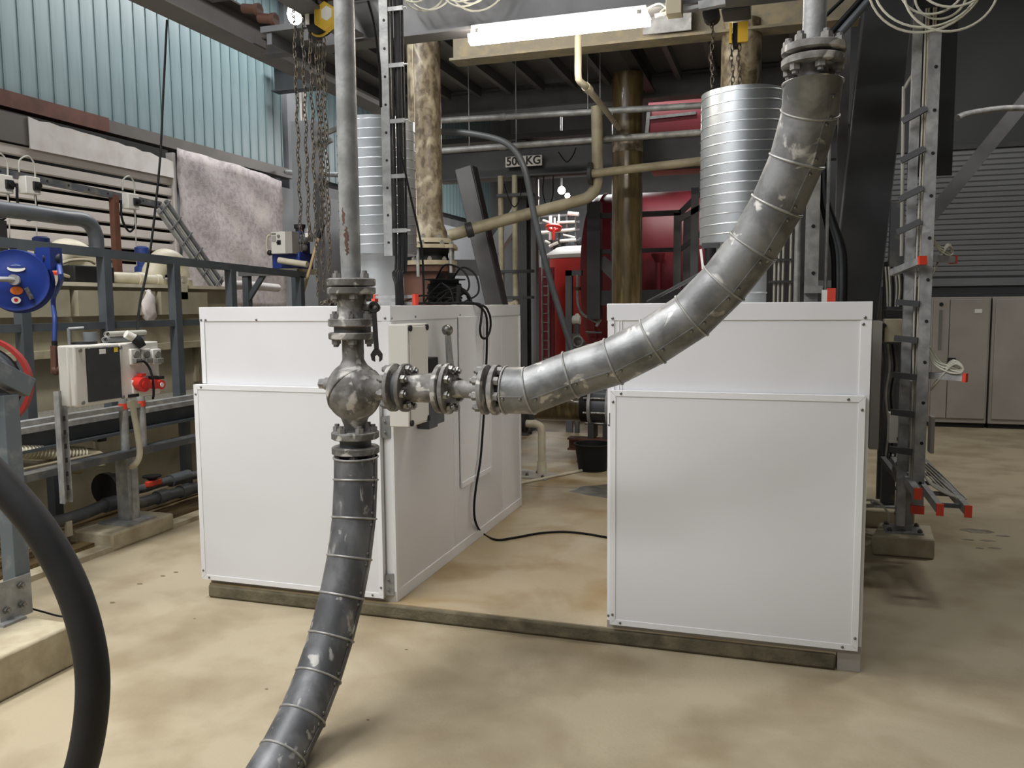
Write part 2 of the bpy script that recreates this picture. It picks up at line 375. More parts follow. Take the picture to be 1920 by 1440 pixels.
# far right wall: ribbed lower band, dark upper, wall of the switch room
BY = 12.35
wb = struct(MB().box(-.35, 8, BY, BY+.2, 0, 7.6).build('wall_back', M_walldark))
me_rib = MB().prism([(0, 0, 0), (0, -.012, .012), (0, -.012, .052), (0, 0, .064)], (1, 0, 0)).mesh('wall_rib', M_ribwall)
for i in range(24):
    ob = inst('wall_rib', me_rib, wb, (1.3, BY, 1.92+i*.068)); ob.rotation_quaternion = (1, 0, 0, 0); ob.scale = (6.6, 1, 1)
MB().box(.3, 7.9, BY-.03, BY, 1.80, 1.90).build('wall_trim', M_ribwall, wb); MB().box(.3, 7.9, BY-.03, BY, 3.56, 3.62).build('wall_trim', M_beamd, wb)
struct(MB().box(-.5, -.35, 12.5, 23.8, 0, 7.6).build('wall_inner', M_walldark))

# ================================================================== WHITE ENCLOSURES
ZT = 1.602
def strips(parent, x0, x1, y, z0, z1, w=.026, t=.003):
    for a in ((x0, x1, z1-w, z1), (x0, x1, z0, z0+w)):
        MB().prism([(a[0], y, a[2] if a[2] == z0 else a[3]), (a[1], y, a[2] if a[2] == z0 else a[3]), (a[1]-w, y, a[3] if a[2] == z0 else a[2]), (a[0]+w, y, a[3] if a[2] == z0 else a[2])], (0, -t, 0)).build('frame_strip', M_whiteedge, parent)
    for s_, e in ((x0, 1), (x1, -1)):
        MB().prism([(s_, y, z0+.0015), (s_, y, z1-.0015), (s_+e*w, y, z1-w-.0015), (s_+e*w, y, z0+w+.0015)], (0, -t, 0)).build('frame_strip', M_whiteedge, parent)
    for p in ((x0+w*1.9, z1-w*.5), (x1-w*2.6, z1-w*.55), (x0+w*.5, z1-w*2.0), (x1-w*.5, z1-w*2.2), (x0+w*.5, z0+w*1.9), (x0+w*1.9, z0+w*.5), (x1-w*.5, z0+w*2.2), (x1-w*2.4, z0+w*.5)):
        inst('screw', ME_screw, parent, (p[0], y-t, p[1]), (0, -1, 0))
# left enclosure
x0, x1, y0, y1 = -2.994, -1.854, 3.795, 5.984
eL = thing('blower_enclosure', 'white sheet-metal enclosure with a side hatch, control box and cable reel on top', 'enclosure', ((x0+x1)/2, (y0+y1)/2, SLAB))
MB().box(x0+.004, x1-.004, y0+.004, y1-.004, SLAB+.03, ZT-.01).build('body', M_white, eL)
MB().box(x0, x1, y0, y1, ZT-.078, ZT).build('cap', M_white, eL, .003)
MB().box(x0+.004, x0+.03, y0-.001, y0+.004, 1.19, ZT-.078).build('corner_strip', M_whiteedge, eL)
MB().box(x1-.05, x1-.004, y0-.001, y0+.004, SLAB+.03, ZT-.078).build('corner_strip', M_whiteedge, eL)
MB().box(x0+.005, x1-.002, y0-.002, y0+.01, SLAB, SLAB+.055).build('base_rail', M_cab, eL)
MB().box(x1-.012, x1+.003, y0, y1, SLAB, SLAB+.06).build('base_rail', M_whiteedge, eL, .002)
MB().box(x1-.006, x1+.002, y0, y0+.025, SLAB+.06, ZT-.08).build('corner_strip', M_whiteedge, eL)
MB().box(x1-.006, x1+.002, y1-.025, y1, SLAB+.06, ZT-.08).build('corner_strip', M_whiteedge, eL)
for yy in (4.62, 4.97, 5.55): MB().box(x1-.006, x1-.0025, yy, yy+.006, SLAB+.06, ZT-.08).build('panel_seam', M_whiteedge, eL)
dr = MB().box(x0-.026, x1-.055, y0-.036, y0-.004, .105, 1.186).build('door_panel', M_white, eL, .003)
strips(dr, x0-.026, x1-.055, y0-.036, .105, 1.186)
for zz in (.17, .99):
    h = MB().prism([(x1-.066, y0-.03, zz-.05), (x1-.012, y0-.006, zz-.055), (x1-.012, y0-.006, zz+.06), (x1-.05, y0-.02, zz+.055), (x1-.068, y0-.03, zz+.03)], (0, .012, 0)).build('hinge', M_galv, eL)
    for d_ in (-.025, .03): inst('screw', ME_screw, h, (x1-.035, y0-.02, zz+d_), (0, -1, 0))
for p in ((x0+.013, ZT-.068), (x0+.042, ZT-.068), (x0+.36, ZT-.068), (x1-.085, ZT-.065), (x1-.03, ZT-.062), (x1-.09, ZT-.095)): inst('screw', ME_screw, eL, (p[0], y0-.001, p[1]), (0, -1, 0))
for p in ((.012, -.062), (.3, -.06), (.95, -.06)): inst('screw', ME_screw, eL, (x1, y0+p[0], ZT+p[1]), (1, 0, 0))
# side hatch
ha, hb = at(860, 700, X=x1).y, at(917, 700, X=x1).y
hz0, hz1 = at(862, 915, X=x1).z, at(905, 592, X=x1).z
ht = MB().box(x1, x1+.008, ha, hb, hz0, hz1).build('side_hatch', M_white, eL, .002)
MB().box(x1+.008, x1+.016, ha, hb, hz0, hz0+.03).build('hatch_lip', M_whiteedge, ht)
MB().box(x1+.008, x1+.014, hb-.02, hb, hz0+.03, hz1).build('hatch_lip', M_whiteedge, ht)
# control box on the side wall
bx = x1+.11; ca, cb = at(766, 700, X=bx).y, at(803, 700, X=bx).y
cz0, cz1 = at(768, 802, X=bx).z, at(768, 608, X=bx).z
cbx = MB().box(x1, bx, ca, cb, cz0, cz1).build('control_box', M_abs, eL, .006)
MB().box(bx, bx+.006, ca+.012, cb-.012, cz0+.012, cz1-.012).build('control_lid', M_abs, cbx, .003)
for yy in (ca+.02, cb-.02):
    for zz in (cz0+.02, cz1-.02): MB().cyl((bx-.006, yy, zz), (bx+.01, yy, zz), .016, 10).build('corner_cap', M_black, cbx)
# lever and switch gear
lp = at(837, 619, X=x1+.07); lq = at(845, 690, X=x1+.05)
lv_ = MB().prism([V((lq.x, lq.y-.055, lq.z-.1)), V((lq.x, lq.y+.05, lq.z-.1)), V((lp.x, lp.y+.026, lp.z)), V((lp.x, lp.y-.026, lp.z))], (.012, 0, 0)).build('lever', M_galv, eL)
MB().sphere(lp+V((.006, 0, 0)), .032, 14, 8).build('lever_knob', M_steel, lv_)
sa = at(808, 688, X=x1+.06)
MB().box(x1, x1+.07, sa.y-.05, sa.y+.08, sa.z-.03, sa.z+.05).build('selector_switch', M_black, eL, .004)
sb = at(815, 770, X=x1+.06)
MB().box(x1, x1+.07, sb.y-.10, sb.y+.02, sb.z-.09, sb.z+.10).box(x1, x1+.06, sb.y+.03, sb.y+.14, sb.z-.08, sb.z+.06).build('actuator_block', M_pvc, eL, .004)
# right enclosure
x0, x1, y0, y1 = -.756, .366, 3.779, 5.97
eR = thing('blower_enclosure', 'white sheet-metal enclosure standing half off the slab, with clad pipe crossing in front', 'enclosure', ((x0+x1)/2, (y0+y1)/2, SLAB))
MB().box(x0+.004, x1-.003, y0+.004, y1-.004, SLAB, ZT-.01).build('body', M_white, eR)
MB().box(x0, x1, y0, y1, ZT-.078, ZT).build('cap', M_white, eR, .003)
for a in ((x0+.004, x0+.034), (x1-.045, x1-.003)): MB().box(a[0], a[1], y0-.001, y0+.004, SLAB+.02, ZT-.078).build('corner_strip', M_whiteedge, eR)
MB().box(x0+.052, x0+.058, y0, y0+.0045, 1.2, ZT-.078).box(x0+.066, x0+.07, y0, y0+.0045, 1.2, ZT-.078).build('panel_seam', M_whiteedge, eR)
MB().box(x0+.004, x1-.004, y0-.003, y0+.02, SLAB, SLAB+.035).build('base_rail', M_cab, eR)
MB().box(SX1+.004, x1-.006, y0-.004, y1-.05, .001, SLAB+.02).build('base_leg', M_cab, eR)
dr = MB().box(x0+.022, x1-.02, y0-.028, y0-.002, .104, 1.208).build('door_panel', M_white, eR, .003)
strips(dr, x0+.022, x1-.02, y0-.028, .104, 1.208)
MB().box(x0+.012, x0+.016, y0-.002, y0+.001, 1.04, 1.10).build('slot', M_dark, eR)
for p in ((x0+.026, ZT-.066), (x0+.026, ZT-.095), (x0+.48, ZT-.066), (x1-.03, ZT-.066), (x1-.036, ZT-.094), (x0+.01, .135), (x0+.012, 1.045)): inst('screw', ME_screw, eR, (p[0], y0-.001, p[1]), (0, -1, 0))

# ================================================================== PIPE ASSEMBLY IN FRONT
W = at(664, 735, D=3.3); PXM = 3.3/F_PX
def zz_(py): return at(664, py, Y=W.y).z if False else (CAM + ray(664+ (735-py)*-.0055, py)*((W.y)/ray(664, py).y)).z
def flange(parent, c, axis, R=.094, t=.028, r=.03, bolts=8, m=None, off=.3, head=None, side=1, name='flange'):
    a, u, w = basis(axis); c = V(c)
    fo = MB().lathe(c, a, [(r, 0), (R-.006, 0), (R, .004), (R, t-.004), (R-.006, t), (r, t)], 36, True).build(name, m or M_cast, parent)
    if bolts:
        me = head or ME_hex
        for i in range(bolts):
            e = 2*math.pi*(i+off)/bolts; d = (u*math.cos(e)+w*math.sin(e))*(R*.78)
            inst('bolt', me, fo, c+d+(a*t if side > 0 else V((0, 0, 0))), a*side)
    return fo
Zp = lambda py: zz_(py)
wx, wy = W.x, W.y
pv = thing('riser_pipe', 'straight galvanised riser pipe rising from the ball valve to the ceiling', 'pipe', (wx, wy, Zp(522)))
MB().cyl((wx, wy, Zp(524)), (wx, wy, 3.3), .0385, 28).build('pipe', M_galv, pv)
def scar(z0, z1, a0, a1, seed):
    r_ = random.Random(seed); n_ = 12; vs = []; fs = []
    for i in range(n_+1):
        t = i/n_; mid = (a0+a1)/2+(r_.random()-.5)*.2; hw = (a1-a0)/2*math.sin(math.pi*t)*(.5+.5*r_.random())+.02
        for k in range(4): e = mid+hw*(k/1.5-1); vs.append((wx+.0390*math.cos(e), wy+.0390*math.sin(e), z0+(z1-z0)*t))
    for i in range(n_):
        for k in range(3): fs.append((i*4+k, i*4+k+1, i*4+k+5, i*4+k+4))
    MB().add(vs, fs).build('rust_scar', M_rust, pv)
scar(Zp(470), Zp(425), -1.75, -1.15, 1); scar(Zp(425), Zp(390), -1.95, -1.55, 2); scar(Zp(480), Zp(462), -1.6, -1.2, 4)
flange(pv, (wx, wy, Zp(537)), (0, 0, 1), t=Zp(522)-Zp(537), r=.03, bolts=4)
bv = thing('ball_valve', 'grey sprayed ball-shaped valve body with a diagonal weld seam', 'valve', W)
sp = thing('pipe_spool', 'short flanged spool with a side stub, bolted above the ball valve', 'pipe', (wx, wy, Zp(600)))
flange(sp, (wx, wy, Zp(552)), (0, 0, 1), t=Zp(538.5)-Zp(552), r=.03, bolts=6, side=-1)
MB().lathe((wx, wy, Zp(598)), (0, 0, 1), [(.068, 0), (.058, .02), (.057, .06), (.060, Zp(552)-Zp(598))], 28).build('spool_body', M_cast, sp)
flange(sp, (wx, wy, Zp(612)), (0, 0, 1), t=Zp(597)-Zp(612), r=.03, bolts=6, off=.1)
stub = at(702, 577, Y=wy)
MB().cyl((wx+.05, wy, stub.z), (stub.x+.006, wy, stub.z), .014, 12).sphere((stub.x+.008, wy, stub.z), .017, 10, 8).build('side_stub', M_cast, sp)
# valve
flange(bv, (wx, wy, Zp(636)), (0, 0, 1), t=Zp(623)-Zp(636), r=.03, bolts=6, side=-1, off=.2)
MB().cyl((wx, wy, Zp(625)), (wx, wy, Zp(609)), .072, 24).build('gasket_ring', M_pvcd, bv)
rb = .110
prof = [(.0425, Zp(636)-W.z), (.0425, Zp(674)-W.z)]
for i in range(3, 16): e = math.pi*i/18; prof.append((rb*math.sin(e), rb*1.12*math.cos(e)*(1 if i < 9 else .95)))
prof += [(.044, Zp(796)-W.z), (.043, Zp(810)-W.z)]
MB().lathe(W, (0, 0, 1), prof, 40).build('valve_body', M_cast, bv)
ax = (CR*-.53+CU*.6+CW*.5)
MB().ring(W+V((0, 0, .004)), ax, rb*1.012, .0042, 48, 8).build('weld_seam', M_cast, bv)
MB().lathe(W-V((rb*.86, 0, -.03)), (-1, 0, .0), [(.03, 0), (.026, .018), (.026, .03)], 12).build('plug_boss', M_cast, bv)
MB().cyl(W-V((rb*.86+.03, 0, -.03)), W-V((rb*.86+.056, 0, -.03)), .022, 6).build('plug', M_cast, bv)
MB().lathe(W+V((rb*.75, 0, .02)), (1, 0, 0), [(.07, 0), (.052, .02), (.046, .05), (.046, .10)], 24).build('outlet_stub', M_cast, bv)
MB().prism([(wx+.03, wy-.004, Zp(812)), (wx+.075, wy-.004, Zp(812)), (wx+.05, wy-.004, Zp(786))], (0, .008, 0)).build('rib', M_cast, bv)
flange(bv, (wx, wy, Zp(822)), (0, 0, 1), t=Zp(808)-Zp(822), r=.03, bolts=6, off=.45)
# lower clad pipe
lo = thing('clad_pipe', 'dark dented clad pipe curving down from the ball valve to the floor', 'pipe', (wx, wy, Zp(850)))
MB().cyl((wx, wy, Zp(856)), (wx, wy, Zp(821)), .062, 24).build('inner_pipe', M_pvcd, lo)
flange(lo, (wx, wy, Zp(850)), (0, 0, 1), t=Zp(836)-Zp(850), r=.03, bolts=6, side=-1, off=.1)
def clad(parent, C, r, m, ex=None, seam=None):
    """gored cladding: one sleeve per gore, a raised bead at each joint, screws along the seam"""
    n = len(C)
    T = [(C[min(i+1, n-1)]-C[max(i-1, 0)]).normalized() for i in range(n)]
    if ex: T[0] = V(ex[0]) if ex[0] else T[0]; T[-1] = V(ex[1]) if ex[1] else T[-1]
    up = None
    for i in range(n-1):
        b = MB(); N = 28; vs = []
        a0, a1 = C[i], C[i+1]; d = (a1-a0).normalized()
        if seam is None: s0 = basis(d)[1]
        else: s0 = V(seam)
        for c, t in ((a0, T[i]), (a1, T[i+1])):
            u = (s0-d*s0.dot(d)).normalized(); w = d.cross(u)
            for k in range(N):
                e = 2*math.pi*k/N; q = c+(u*math.cos(e)+w*math.sin(e))*r
                q = q+d*((c-q).dot(t)/d.dot(t))                       # mitre onto the joint plane
                vs.append(q)
        b.add(vs, [(k, (k+1) % N, N+(k+1) % N, N+k) for k in range(N)])
        sv = b.build('cladding', m, parent)
        u = (s0-d*s0.dot(d)).normalized()
        MB().bar(a0+u*(r+.001)+d*.004, a1+u*(r+.001)-d*.004, .004, .004, u).build('seam_lap', m, sv)
        w = d.cross(u)
        for f in (.14, .86):
            inst('screw', ME_screw, sv, a0+(a1-a0)*f+(u*math.cos(.12)+w*math.sin(.12))*r, u, 0, 1.0)
    for i in range(n):
        # bead follows the mitre plane (an ellipse)
        d = T[i]; u = basis(d)[1]; w = d.cross(u); dd = (C[min(i+1, n-1)]-C[max(i-1, 0)]).normalized()
        MB().ring(C[i], d, r+.001, .0042, 36, 8).build('bead', M_bead, parent)
cen = [(667, 857, 3.30), (667, 899, 3.30), (664, 971, 3.28), (655, 1045, 3.25), (641, 1117, 3.21), (621, 1194, 3.16), (597, 1268, 3.09), (567, 1343, 3.0), (530, 1415, 2.9), (485, 1490, 2.79)]
C = [at(a, b, D=d) for a, b, d in cen]
clad(lo, C, .0855, M_clad2, ((0, 0, -1), None), seam=CR*.9-CW*.35)
MB().lathe(C[0]-V((0, 0, .012)), (0, 0, 1), [(.0, 0), (.08, 0), (.08, .004), (0, .004)], 24, False).build('end_plug', M_dark, lo)
tg = (C[-1]-C[-2]).normalized(); MB().cyl(C[-1]-tg*.01, C[-1]+tg*max(.03, (C[-1].z-.06)/max(-tg.z, .2)), .084, 28).build('tail_pipe', M_clad2, lo)
# horizontal run
hz = W.z+.022
hx = lambda px: at(px, 722, Y=wy).x
hs = thing('pipe_spool', 'horizontal flanged pipe spool between the ball valve and the clad bend', 'pipe', (hx(830), wy, hz))
flange(bv, (hx(734), wy, hz), (1, 0, 0), t=.022, r=.03, bolts=8, side=-1, name='outlet_flange')
flange(hs, (hx(756), wy, hz), (1, 0, 0), t=.022, r=.03, bolts=8, side=1, head=ME_hexd)
MB().cyl((hx(735), wy, hz), (hx(760), wy, hz), .07, 24).build('gasket', M_pvcd, hs)
MB().cyl((hx(764), wy, hz), (hx(828), wy, hz), .0555, 28).build('spool_body', M_cast, hs)
flange(hs, (hx(822), wy, hz), (1, 0, 0), t=.024, r=.03, bolts=0)
flange(hs, (hx(836), wy, hz), (1, 0, 0), R=.097, t=.022, r=.03, bolts=8, side=1, head=ME_hexd)
MB().cyl((hx(828), wy, hz), (hx(838), wy, hz), .085, 24).build('gasket', M_dark, hs)
MB().cyl((hx(842), wy, hz), (hx(912), wy, hz), .034, 24).build('reduced_pipe', M_cast, hs)
flange(hs, (hx(906), wy, hz), (1, 0, 0), t=.022, r=.03, bolts=8, side=-1)
# upper clad bend
ub = thing('clad_pipe', 'long grey clad pipe bend sweeping up past the right white enclosure', 'pipe', (hx(935), wy, hz))
flange(ub, (hx(925), wy, hz), (1, 0, 0), t=.024, r=.03, bolts=8, side=1, head=ME_hex)
MB().cyl((hx(909), wy, hz), (hx(960), wy, hz), .055, 20).build('inner_pipe', M_pvcd, ub)
cen = [(949, 722), (993, 722), (1070, 703), (1150, 678), (1224, 640), (1297, 592), (1358, 531), (1412, 462), (1457, 385), (1494, 301), (1519, 211), (1524, 156)]
d0, d1 = (V((hx(949), wy, hz))-CAM).dot(CW), 2.55
C = []
for i, (a, b) in enumerate(cen):
    s_ = i/(len(cen)-1); C.append(at(a, b, D=d0+(d1-d0)*(s_**1.3)))
C[0] = V((hx(949), wy, hz)); C[1] = V((hx(993), wy, hz))
clad(ub, C, .0865, M_clad, ((1, 0, 0), (0, 0, 1)), seam=CR*.25-CW*.9-CU*.22)
top = C[-1]
MB().cyl(top-V((0, 0, .008)), top-V((0, 0, .001)), .0845, 28).build('end_lid', M_clad, ub)
MB().cyl(top-V((0, 0, .05)), top+V((0, 0, .06)), .045, 20).build('inner_pipe', M_cast, ub)
flange(ub, top+V((0, 0, .048)), (0, 0, 1), t=.026, r=.03, bolts=6, side=-1, off=.0)
ru = thing('riser_pipe', 'whitish sprayed riser pipe continuing above the clad bend', 'pipe', top+V((0, 0, .085)))
flange(ru, top+V((0, 0, .085)), (0, 0, 1), t=.026, r=.03, bolts=6, side=1, off=.2)
MB().cyl(top+V((0, 0, .1)), (top.x+.01, top.y, 3.3), .0345, 24).build('pipe', M_galv, ru)
# spanner hung from the stub
s1, s2 = V((stub.x+.008, wy-.02, stub.z-.004)), at(706, 655, Y=wy-.02)
spn = MB(); spn.bar(s1, s2, .008, .017, (1, 0, 0))
spn.ring(s1+V((0, 0, .006)), (0, 1, 0), .018, .006, 16, 6)
c = s2+V((0, 0, -.022))
spn.prism([c+V((x*.001, -.004, z*.001)) for x, z in ((-9, 24), (9, 24), (24, 4), (22, -18), (12, -26), (12, -8), (2, 2), (-9, -6), (-8, -26), (-20, -20), (-25, 2))], (0, .008, 0))
tag(spn.build('spanner', M_print), 'dark open-ended spanner hanging from the valve spool stub', 'spanner')
# black hose at the left
hp = [(-170, 800), (-60, 850), (20, 926), (86, 1010), (140, 1115), (170, 1230), (172, 1330), (152, 1440), (110, 1540)]
tag(MB().tube([at(a, b, D=2.0) for a, b in hp], .0385, 20, True, 8).build('rubber_hose', M_blackhose), 'thick black rubber hose arching across the near floor', 'hose')
# ================================================================== STEELWORK OVERHEAD
def beam(name, label, p, q, w, h, m, cat='beam', tw=.012, tf=.018, group=None):
    return tag(MB().ibeam(p, q, w, h, tw, tf).build(name, m), label, cat, group)
za = at(760, 76, Y=5.2).z
beam('steel_beam', 'grey cross beam carrying the lit tube light', (-3.0, 5.2, za+.17), (1.4, 5.2, za+.17), .16, .34, M_beam)
zb = at(850, 116, Y=6.05).z
beam('steel_beam', 'cross beam with a rust-yellowed lower flange behind the tube light', (at(846, 116, Y=6.05).x, 6.1, zb+.15), (.45, 6.1, zb+.15), .18, .30, M_beamrust)
tag(MB().box(-.95, -.62, 5.985, 5.998, zb+.03, zb+.25).build('cover_plate', M_galv), 'pale flat plate bolted to the rust-yellowed beam', 'plate')
# mezzanine deck: plate, joists, rear edge beam
dk = thing('mezzanine_deck', 'dark steel deck underside with joists above the enclosures', 'deck', (-2, 7.5, 3.95))
MB().box(-4.35, .3, 6.48, 9.05, 3.97, 4.02).build('deck_plate', M_soffit, dk)
x = -4.3
while x < .25:
    MB().box(x, x+.05, 6.5, 8.86, 3.87, 3.968).build('joist', M_soffit, dk); x += .36
MB().ibeam((-1.32, 6.5, 3.86), (-1.32, 8.86, 3.86), .1, .2).build('joist', M_beamd, dk)
beam('steel_beam', 'grey edge beam closing the rear of the mezzanine deck', (-4.35, 9.0, 3.84), (.3, 9.0, 3.84), .2, .24, M_beam)
tag(MB().box(-5.0, -1.95, 9.2, 12.2, 3.46, 3.52).build('rear_deck', M_beamd), 'dark lower deck plate behind the mezzanine edge beam', 'deck')
ze0, ze1 = at(950, 334, Y=8.6).z, at(950, 276, Y=8.6).z
beam('steel_beam', 'dark monorail beam bearing the load sign', (-4.3, 8.6, (ze0+ze1)/2), (.6, 8.6, (ze0+ze1)/2), .14, ze1-ze0, M_beamd)
# load sign
s0, s1 = at(948, 314, Y=8.52), at(1016, 290, Y=8.52)
sg = thing('load_sign', 'white 500 KG load sign on the dark monorail beam', 'sign', ((s0.x+s1.x)/2, 8.5, s0.z))
MB().box(s0.x, s1.x, 8.518, 8.534, s0.z, s1.z).build('sign_plate', M_label, sg)
cu = bpy.data.curves.new('lettering', 'FONT'); cu.body = '500 KG'; cu.size = (s1.z-s0.z)*1.02; cu.align_x = 'CENTER'; cu.align_y = 'CENTER'; cu.extrude = .002; cu.space_character = 1.0; cu.offset = cu.size*.022
me = None
fo = bpy.data.objects.new('lettering', cu); COL.objects.link(fo)
bpy.context.view_layer.update()
dg = bpy.context.evaluated_depsgraph_get(); me = bpy.data.meshes.new_from_object(fo.evaluated_get(dg)); bpy.data.objects.remove(fo)
me.materials.clear(); me.materials.append(M_print)
lt = bpy.data.objects.new('lettering', me); COL.objects.link(lt); lt.parent = sg
lt.location = V(((s0.x+s1.x)/2, 8.515, (s0.z+s1.z)/2))-V(sg['base']); lt.rotation_euler = (math.pi/2, 0, 0)
lt.scale = (min(1.25, (s1.x-s0.x)*.93/max(lt.dimensions.x, .01)), 1.08, 1)
# roof beams at the left
zl = 4.35
pA = at(278, 0, Z=zl); 
beam('steel_beam', 'long taupe roof beam running along the translucent wall', (pA.x, 1.5, zl+.16), (pA.x, 12.6, zl+.16), .30, .34, M_taupe)
pB = at(610, 96, Y=8.0)
beam('steel_beam', 'light edged cross beam behind the chain hoist', (-5.3, 8.0, pB.z+.1), (-3.0, 8.0, pB.z+.1), .16, .18, M_beam)
beam('steel_beam', 'short beam running from the tube light beam towards the riser pipe', (-2.72, 2.4, za+.17), (-2.72, 5.1, za+.17), .16, .30, M_beam)
beam('steel_beam', 'dark roof beam above the yellow chain hoist', (-3.5, 4.62, 3.66), (-2.82, 4.62, 3.66), .16, .24, M_beamd)
beam('steel_beam', 'deep cross beam over the far end of the taupe roof beam', (-7.3, 11.2, 5.0), (-1.5, 11.2, 5.0), .2, .4, M_beamd)
# wall brace and column at the far left
tag(MB().bar((-6.8, 12.4, 3.3), (-5.0, 12.6, 1.3), .2, .2).build('wall_brace', M_beam), 'grey diagonal wall brace behind the hanging chains', 'brace')
tag(MB().bar(at(622, 262, Y=9.22), at(560, 296, Y=9.22), .05, .05).bar(at(640, 238, Y=9.22), at(585, 260, Y=9.22), .05, .05).build('pipe_bracket', M_galv), 'whitish crossed tubes behind the hanging chains', 'bracket')
tag(MB().tube([at(536, 322, X=-7.25), at(545, 323, X=-6.9), at(545, 324, X=-6.6), at(640, 328, X=-5.6)], .035, 10).build('handrail_pipe', M_galv), 'grey wall pipe passing behind the hanging chains', 'pipe')
# ================================================================== TUBE LIGHT
fa, fb = at(886, 84, Y=5.08), at(1213, 51, Y=5.08)
fz = (fa.z+fb.z)/2
tl = thing('tube_light', 'lit white fluorescent tube light under the grey cross beam', 'light', ((fa.x+fb.x)/2, 5.08, fz))
MB().box(fa.x, fb.x, 5.05, 5.12, fz+.06, fz+.115).build('housing', M_whiteedge, tl, .004)
MB().prism([(fa.x-.015, 5.03, fz+.06), (fa.x-.015, 5.14, fz+.06), (fa.x-.015, 5.125, fz+.012), (fa.x-.015, 5.085, fz), (fa.x-.015, 5.045, fz+.012)], (fb.x-fa.x+.03, 0, 0)).build('diffuser', M_tube, tl, .004)
for xx in (fa.x+.04, fb.x-.04): MB().box(xx-.012, xx+.012, 5.035, 5.05, fz+.05, fz+.085).build('clip', M_steel, tl)
MB().tube([(fb.x, 5.07, fz+.1), (fb.x+.08, 5.05, fz+.11), (fb.x+.13, 5.04, fz+.05), (fb.x+.10, 5.04, fz+.04), (fb.x+.09, 5.05, fz+.07), (fb.x+.2, 5.06, fz+.13)], .005, 6).build('lead', M_label, tl)
jb = at(1265, 14, Y=5.07)
tag(MB().box(jb.x-.045, jb.x+.045, 5.02, 5.11, jb.z-.05, jb.z+.16).build('junction_box', M_beige, None, .004), 'yellowed junction box on the beam beside the tube light', 'box')
# ================================================================== SPIRAL DUCTS
def duct(label, px, D, ptop, pbot, r, rn):
    c = at(px, (ptop+pbot)/2, D=D); z0, z1 = at(px, pbot, Y=c.y-r).z, at(px, ptop, Y=c.y-r).z
    t = thing('spiral_duct', label, 'duct', (c.x, c.y, z0))
    MB().pipe((c.x, c.y, z0), (c.x, c.y, z1), r, .004, 56).build('duct_wall', M_bright, t)
    pts = []; n = int((z1-z0)/.058)*20
    for i in range(n+1):
        e = 2*math.pi*i/20; pts.append((c.x+(r+.001)*math.cos(e), c.y+(r+.001)*math.sin(e), z0+.01+(z1-z0-.02)*i/n))
    MB().tube(pts, .0042, 6, False).build('spiral_rib', M_bright, t)
    MB().lathe((c.x, c.y, z0-.002), (0, 0, 1), [(rn, 0), (r-.005, 0), (r-.005, .006), (rn, .006)], 40, False).build('reducer_plate', M_galv, t)
    MB().pipe((c.x, c.y, ZT+.001), (c.x, c.y, z0+.004), rn, .005, 40).build('neck', M_zincw, t)
    MB().ring((c.x, c.y, ZT+.06), (0, 0, 1), rn, .006, 40, 6).build('neck_bead', M_zincw, t)
    return c, z0
cR, zR = duct('bright spiral duct standing over the right white enclosure behind the clad bend', 1392, 5.1, 158, 452, .25, .155)
cL, zL = duct('bright spiral duct standing over the left white enclosure behind the riser pipe', 707, 5.45, 212, 474, .25, .16)
tm = at(1332, 495, Y=cR.y-.22)
tm_ = thing('damper_motor', 'small black damper motor with a pale strip under the right spiral duct', 'motor', tm)
MB().cyl((tm.x, tm.y, zR-.17), (tm.x, tm.y, zR-.035), .035, 14).build('motor_can', M_black, tm_)
MB().box(tm.x-.05, tm.x+.05, tm.y-.03, tm.y+.03, zR-.035, zR-.004).build('mount', M_beamd, tm_)
MB().bar((tm.x-.055, tm.y-.03, zR-.04), (tm.x-.035, tm.y-.03, zR-.2), .014, .006).build('strip', M_label, tm_)
tag(MB().cyl(at(1330, 505, Y=cR.y-.25), at(1215, 566, Y=cR.y+.35), .012, 10).build('push_rod', M_beamd), 'thin dark rod running down from the damper motor to the enclosure top', 'rod')
# ================================================================== RESIN PIPES
c = at(797, 260, D=6.65)
fp = thing('resin_pipe', 'mottled resin pipe with a bolted expansion joint above a red-brown base', 'pipe', (c.x, c.y, 0))
zz1 = at(797, 446, D=6.5).z
MB().lathe((c.x, c.y, zz1), (0, 0, 1), [(.165, 0), (.165, .06), (.140, .12), (.132, .2), (.132, 2.6)], 40).build('pipe', M_frp, fp)
MB().tube([(c.x-.03+.004*math.sin(i*1.3), c.y-.131, zz1+.12+i*.15) for i in range(16)], .004, 5).build('resin_run', M_cream, fp)
def fl(z, R, t, m, bolts=8, nm='flange'):
    f = MB().cyl((c.x, c.y, z), (c.x, c.y, z+t), R, 40).build(nm, m, fp)
    for i in range(bolts):
        e = 2*math.pi*(i+.3)/bolts; inst('bolt', ME_hex, f, (c.x+R*.85*math.cos(e), c.y+R*.85*math.sin(e), z+t), (0, 0, 1), 0, 1.1)
fl(zz1-.03, .20, .035, M_cream); fl(zz1-.075, .24, .03, M_concrete); fl(zz1-.205, .24, .035, M_concrete, 10)
MB().lathe((c.x, c.y, zz1-.17), (0, 0, 1), [(.19, 0), (.17, .03), (.17, .06), (.19, .095)], 36).build('rubber_bellows', M_black, fp)
MB().cyl((c.x, c.y, zz1-.07), (c.x, c.y, zz1-.03), .175, 36).build('gasket', M_dark, fp)
for a in (-.35, -1.45, -2.4, 1.0):
    MB().cyl((c.x+.255*math.cos(a), c.y+.255*math.sin(a), zz1-.30), (c.x+.255*math.cos(a), c.y+.255*math.sin(a), zz1-.03), .013, 8).build('tie_rod', M_galv, fp)
    MB().box(c.x+.25*math.cos(a)-.035, c.x+.25*math.cos(a)+.035, c.y+.25*math.sin(a)-.035, c.y+.25*math.sin(a)+.035, zz1-.075, zz1-.047).build('tie_lug', M_concrete, fp)
